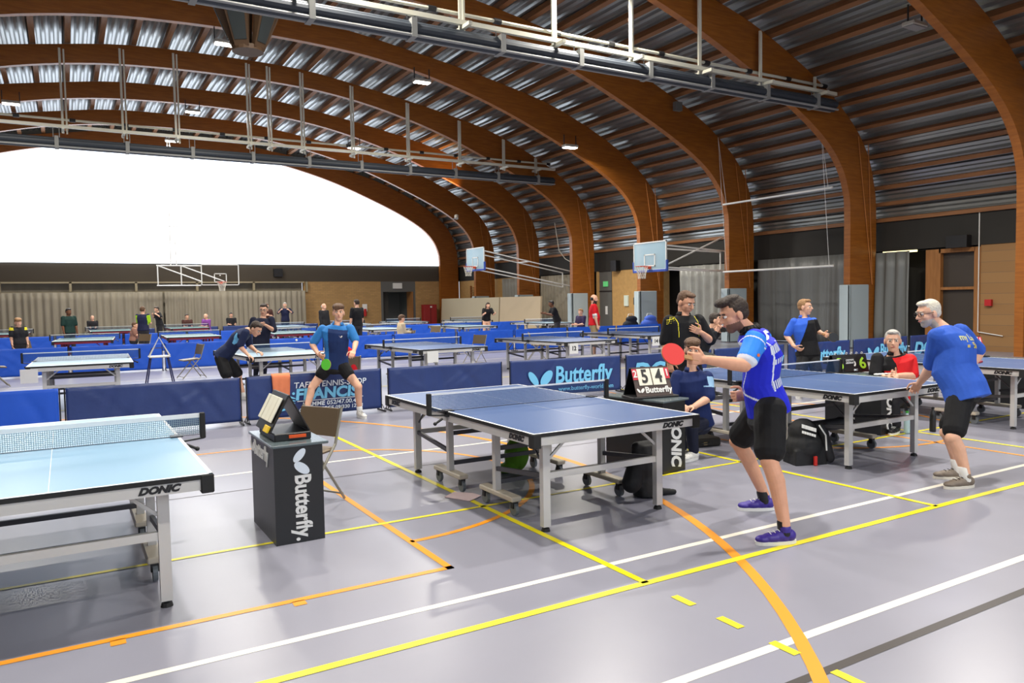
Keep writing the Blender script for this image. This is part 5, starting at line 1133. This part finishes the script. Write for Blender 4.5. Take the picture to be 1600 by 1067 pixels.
r, fr = person('brown haired boy in a navy polo seated behind the DONIC desk', J, dict(vox=.006, skin=SK1, hair=H_B, style='fringe', head=1.06, scale=.93, shirt=([KN, KL], p_kid), sleeve=.9, arm=1.1, bottom=cloth('trousers_navy', (30, 34, 54)), trousers=True, collar=KN, curlL=.5, curlR=.5, shoes=mat('shoe_white', (228, 226, 220), .5)))
J = POSES['redseated']
RD = cloth('shirt_red', (214, 34, 38), .7)
def p_red(t, s, f, a, k): return 1 if (t > .95 and not a) or (a == 'R') or (s < -.35 and t > .72) else 0
r, fr = person('grey haired person in a red shirt with black shoulder seated at the green digit scoreboard', J, dict(vox=.0065, skin=SK1, hair=H_GR, style='short', head=1.12, shirt=([RD, BK], p_red), sleeve=.85, belly=.05, build=1.1, arm=1.12, bottom=cloth('trousers_black', (30, 30, 34)), trousers=True, collar=BK, curlL=.5, curlR=.6, shoes=BLACK))
J = POSES['rearplayer']
RB = cloth('shirt_blue2', (50, 100, 214), .65)
def p_rear(t, s, f, a, k): return 0 if (a == 'R' or t > .9 or (not a and s < -.75+(t-.35)*1.7)) else 1
r, fr = person('short haired person in a blue and black shirt before the wide grey curtain', J, dict(vox=.008, skin=SK1, hair=H_BL, style='short', head=1.08, shirt=([RB, BK], p_rear), sleeve=.85, bottom=cloth('shorts_black', (26, 26, 28)), short_len=.8, collar=RB, curlL=.9, curlR=.6, shoes=WHITE, sock=WHITE))
racket(V(J['haL']), V(J['haL'])-V(J['wrL'])+V((.1, 0, -.02)), V((-.4, -.9, .1)), BLACK, BLACK, 'black bat of the player before the wide grey curtain')
J = POSES['bender']
BN = cloth('shirt_dark_navy', (30, 40, 72), .7); BLB = cloth('shorts_blue_stripe', (110, 180, 220), .6)
r, fr = person('person in a dark navy shirt bent forward over the table left of the young player', J, dict(vox=.009, skin=SK1, hair=H_DB, style='short', head=1.08, shirt=([BN, BLB], lambda t, s, f, a, k: 1 if (not a and .8 < s < .95 and .5 < t < .8) else 0), sleeve=.9, bottom=[cloth('shorts_black', (26, 26, 28)), YEL2], bpaint=lambda z, s, f: 1 if (z < -.16 and z > -.27 and s > .06 and f > -.02) else 0, short_len=.85, loose=1.1, curlL=.6, curlR=.5, shoes=WHITE))
J = POSES['glasses']
r, fr = person('dark haired person with glasses in a navy tracksuit standing behind the bending player', J, dict(vox=.010, skin=SK1, hair=H_DB, style='short', head=1.1, build=1.1, arm=1.15, shirt=one(cloth('shirt_midnight', (28, 32, 52))), sleeve=.95, bottom=cloth('trousers_midnight', (26, 28, 44)), trousers=True, curlL=.8, curlR=.8, shoes=BLACK))
glasses(r, fr)
J = POSES['photographer']
r, fr = person('person in a dark jacket raising a black camera, behind the dark haired player\'s face', J, dict(vox=.009, skin=SK1, hair=H_DB, style='short', head=1.05, shirt=one(cloth('jacket_charcoal', (34, 36, 42))), shirt_name='jacket', sleeve=1.9, bottom=cloth('trousers_grey', (92, 94, 90)), trousers=True, curlL=.8, curlR=.8, shoes=BLACK))
c = V(J['haL']).lerp(V(J['haR']), .5)+V(J['face'])*.07; r = empty('camera', c); r.rotation_euler.z = math.atan2(-V(J['face']).x, V(J['face']).y); tag(r, 'black camera with a lens held up in front of the face', 'camera')
MB().bb(-.07, .07, -.04, .04, -.04, .05, bev=.01).build('camera_body', BLACK, r); MB().tube((0, .04, 0), (0, .17, 0), .036, .042, 16).build('lens', BLACK, r)

# smaller people in the distance, built from the same figure
def stand(x, y, face, H=1.75, arms='down', lean=0.0, sit=False, seat=.45):
    f = V((math.cos(R(face)), math.sin(R(face)), 0)); s = V((-f.y, f.x, 0)); k = H/1.75; o = V((x, y, 0)); z = V((0, 0, 1))
    ph = .93*k if not sit else seat+.08; pv = o+z*ph; n = pv+(z*math.cos(lean)+f*math.sin(lean))*.55*k; J = {}
    upv = (n-pv).normalized(); J['pelvis'] = pv; J['neck'] = n; J['chest'] = pv+upv*.38*k; J['head'] = n+(upv*.6+z*.4).normalized()*.125*k+f*.02; J['face'] = (f+z*(-.15-lean*.3))
    for sd, q in (('L', 1), ('R', -1)):
        sh = n-upv*.06*k+s*q*.185*k; J['sh'+sd] = sh
        if arms == 'down': el = sh-z*.28*k+s*q*.04+f*.02; wr = el-z*.24*k+f*.06
        elif arms == 'crossed': el = sh-z*.27*k+s*q*.05+f*.04; wr = el+f*.14*k-s*q*.17*k+z*.04
        elif arms == 'play': el = sh-z*.24*k+s*q*.06+f*.08; wr = el+f*.22*k+z*.05
        elif arms == 'up': el = sh-z*.18*k+s*q*.14; wr = el+z*.12*k-s*q*.12*k+f*.12
        else: el = sh-z*.26*k+f*.06; wr = el+f*.23*k-s*q*.05-z*.02
        J['el'+sd] = el; J['wr'+sd] = wr; J['ha'+sd] = wr+(wr-el).normalized()*.08*k
        hp_ = pv+s*q*.09*k-z*.04; J['hip'+sd] = hp_
        if sit: kn = hp_+f*.42*k; kn.z = seat+.02; an = V((kn.x, kn.y, .10))
        else: kn = o+s*q*.11*k+z*.49*k+f*.02; an = o+s*q*.13*k+z*.10
        J['kn'+sd] = kn; J['an'+sd] = an; J['to'+sd] = V((an.x, an.y, .045))+f*.15
    return J
TR = mat('trousers_dark', (38, 38, 44), .8)
def far(lab, x, y, face, shirt, hair, H=1.75, arms='down', lean=0., sit=False, style='short', bottom=TR, trousers=True, skn=SK1, seat=.45, **k):
    d = dict(vox=.015, skin=skn, hair=hair, style=style, head=1.05, shirt=one(shirt) if not isinstance(shirt, tuple) else shirt, sleeve=.85, bottom=bottom, trousers=trousers, curlL=.6, curlR=.6, shoes=BLACK); d.update(k)
    return person(lab, stand(x, y, face, H, arms, lean, sit, seat), d)
CG = cloth('far_charcoal', (36, 36, 40)); CDG = cloth('far_dark_green', (24, 52, 48)); CBR = cloth('far_brown', (72, 44, 40)); CPU = cloth('far_purple', (136, 74, 160)); CCR = cloth('far_cream', (206, 190, 158)); CRD = cloth('far_red', (206, 24, 36)); CNV = cloth('far_navy', (32, 36, 66)); KH = mat('far_khaki', (150, 130, 96), .8); LGY = cloth('far_lime', (170, 220, 40))
far('fair haired child in a black shirt standing at the left between the barriers', -1.13, 24.96, -70, (([CG, YEL2]), lambda t, s, f, a, k: 1 if a and k < .3 else 0), H_BL, 1.42, bottom=mat('far_shorts', (28, 28, 30), .8), trousers=False, style='fringe')
far('dark skinned person in a dark green shirt standing behind the leftmost green table', .1, 29.2, -60, CDG, H_K, 1.7, skn=SK3)
far('person in a black jacket seated before the far curtain at left', 1.14, 42.2, -90, CG, H_GR, 1.75, 'forward', 0, True, 'bald', sleeve=1.9)
far('person seen from behind in a navy and lime shirt standing by the far tables', 2.29, 28.76, 60, (([CNV, LGY]), lambda t, s, f, a, k: 1 if a else 0), H_B, 1.72, 'forward')
far('seated child with bare arms left of the person in navy and lime', 2.07, 30.05, -20, cloth('far_skin_top', (150, 110, 96)), H_B, 1.3, 'forward', .1, True)
far('person in black with an arm raised, leaning by the far curtain', 3.64, 37.3, 200, CG, H_DB, 1.72, 'up', .15)
far('person in a dark brown shirt seated by the far curtain', 4.9, 38.2, -80, CBR, H_DB, 1.75, 'forward', 0, True)
far('bald person in a purple shirt seated beside the one in brown', 5.75, 38.0, -140, CPU, H_GR, 1.75, 'forward', .1, True, 'bald')
far('person in black seated by the far curtain, left of the person with glasses', 7.3, 40.6, -90, CG, H_K, 1.75, 'forward', 0, True)
far('person in a brown shirt with crossed arms standing before the far curtain', 8.1, 36.2, -95, CBR, H_B, 1.78, 'crossed')
far('person in a navy shirt with a raised arm before the far curtain', 8.84, 35.8, -110, CNV, H_GR, 1.82, 'up')
far('bald person in a black jacket standing left behind the young player', 8.52, 28.6, -60, CG, H_GR, 1.72, 'down', style='bald', sleeve=1.9)
far('tall dark haired person in a black t-shirt standing right behind the young player', 8.39, 24.4, 110, BK, H_DB, 1.84, 'down')
far('woman in a cream top seated with her back to the barrier', 9.28, 22.75, 0, CCR, H_B, 1.62, 'forward', 0, True, 'fringe', sleeve=1.6)
far('person with long dark hair in a black shirt bending over a far table', 15.9, 29.2, -100, BK, H_DB, 1.7, 'play', .45, style='long', bottom=SK1, trousers=False)
far('dark haired person in black leaning over a table at the beige curtain', 15.95, 23.7, 160, BK, H_K, 1.72, 'play', .35, skn=SK3)
far('person in a navy shirt and brown trousers seated at the padded column', 16.9, 23.5, 190, cloth('far_plum', (50, 40, 72)), H_BL, 1.75, 'forward', 0, True, bottom=mat('trousers_brown', (120, 88, 60), .8))
far('bearded person in a red shirt and khaki shorts standing in front of the tan brick', 12.96, 17.4, -32, (([CRD, WHITE]), lambda t, s, f, a, k: 1 if (a and .9 < k) else 0), H_K, 1.84, 'down', 0, style='bald', bottom=KH, trousers=False, short_len=1.0, belly=.06, beard=H_DB)
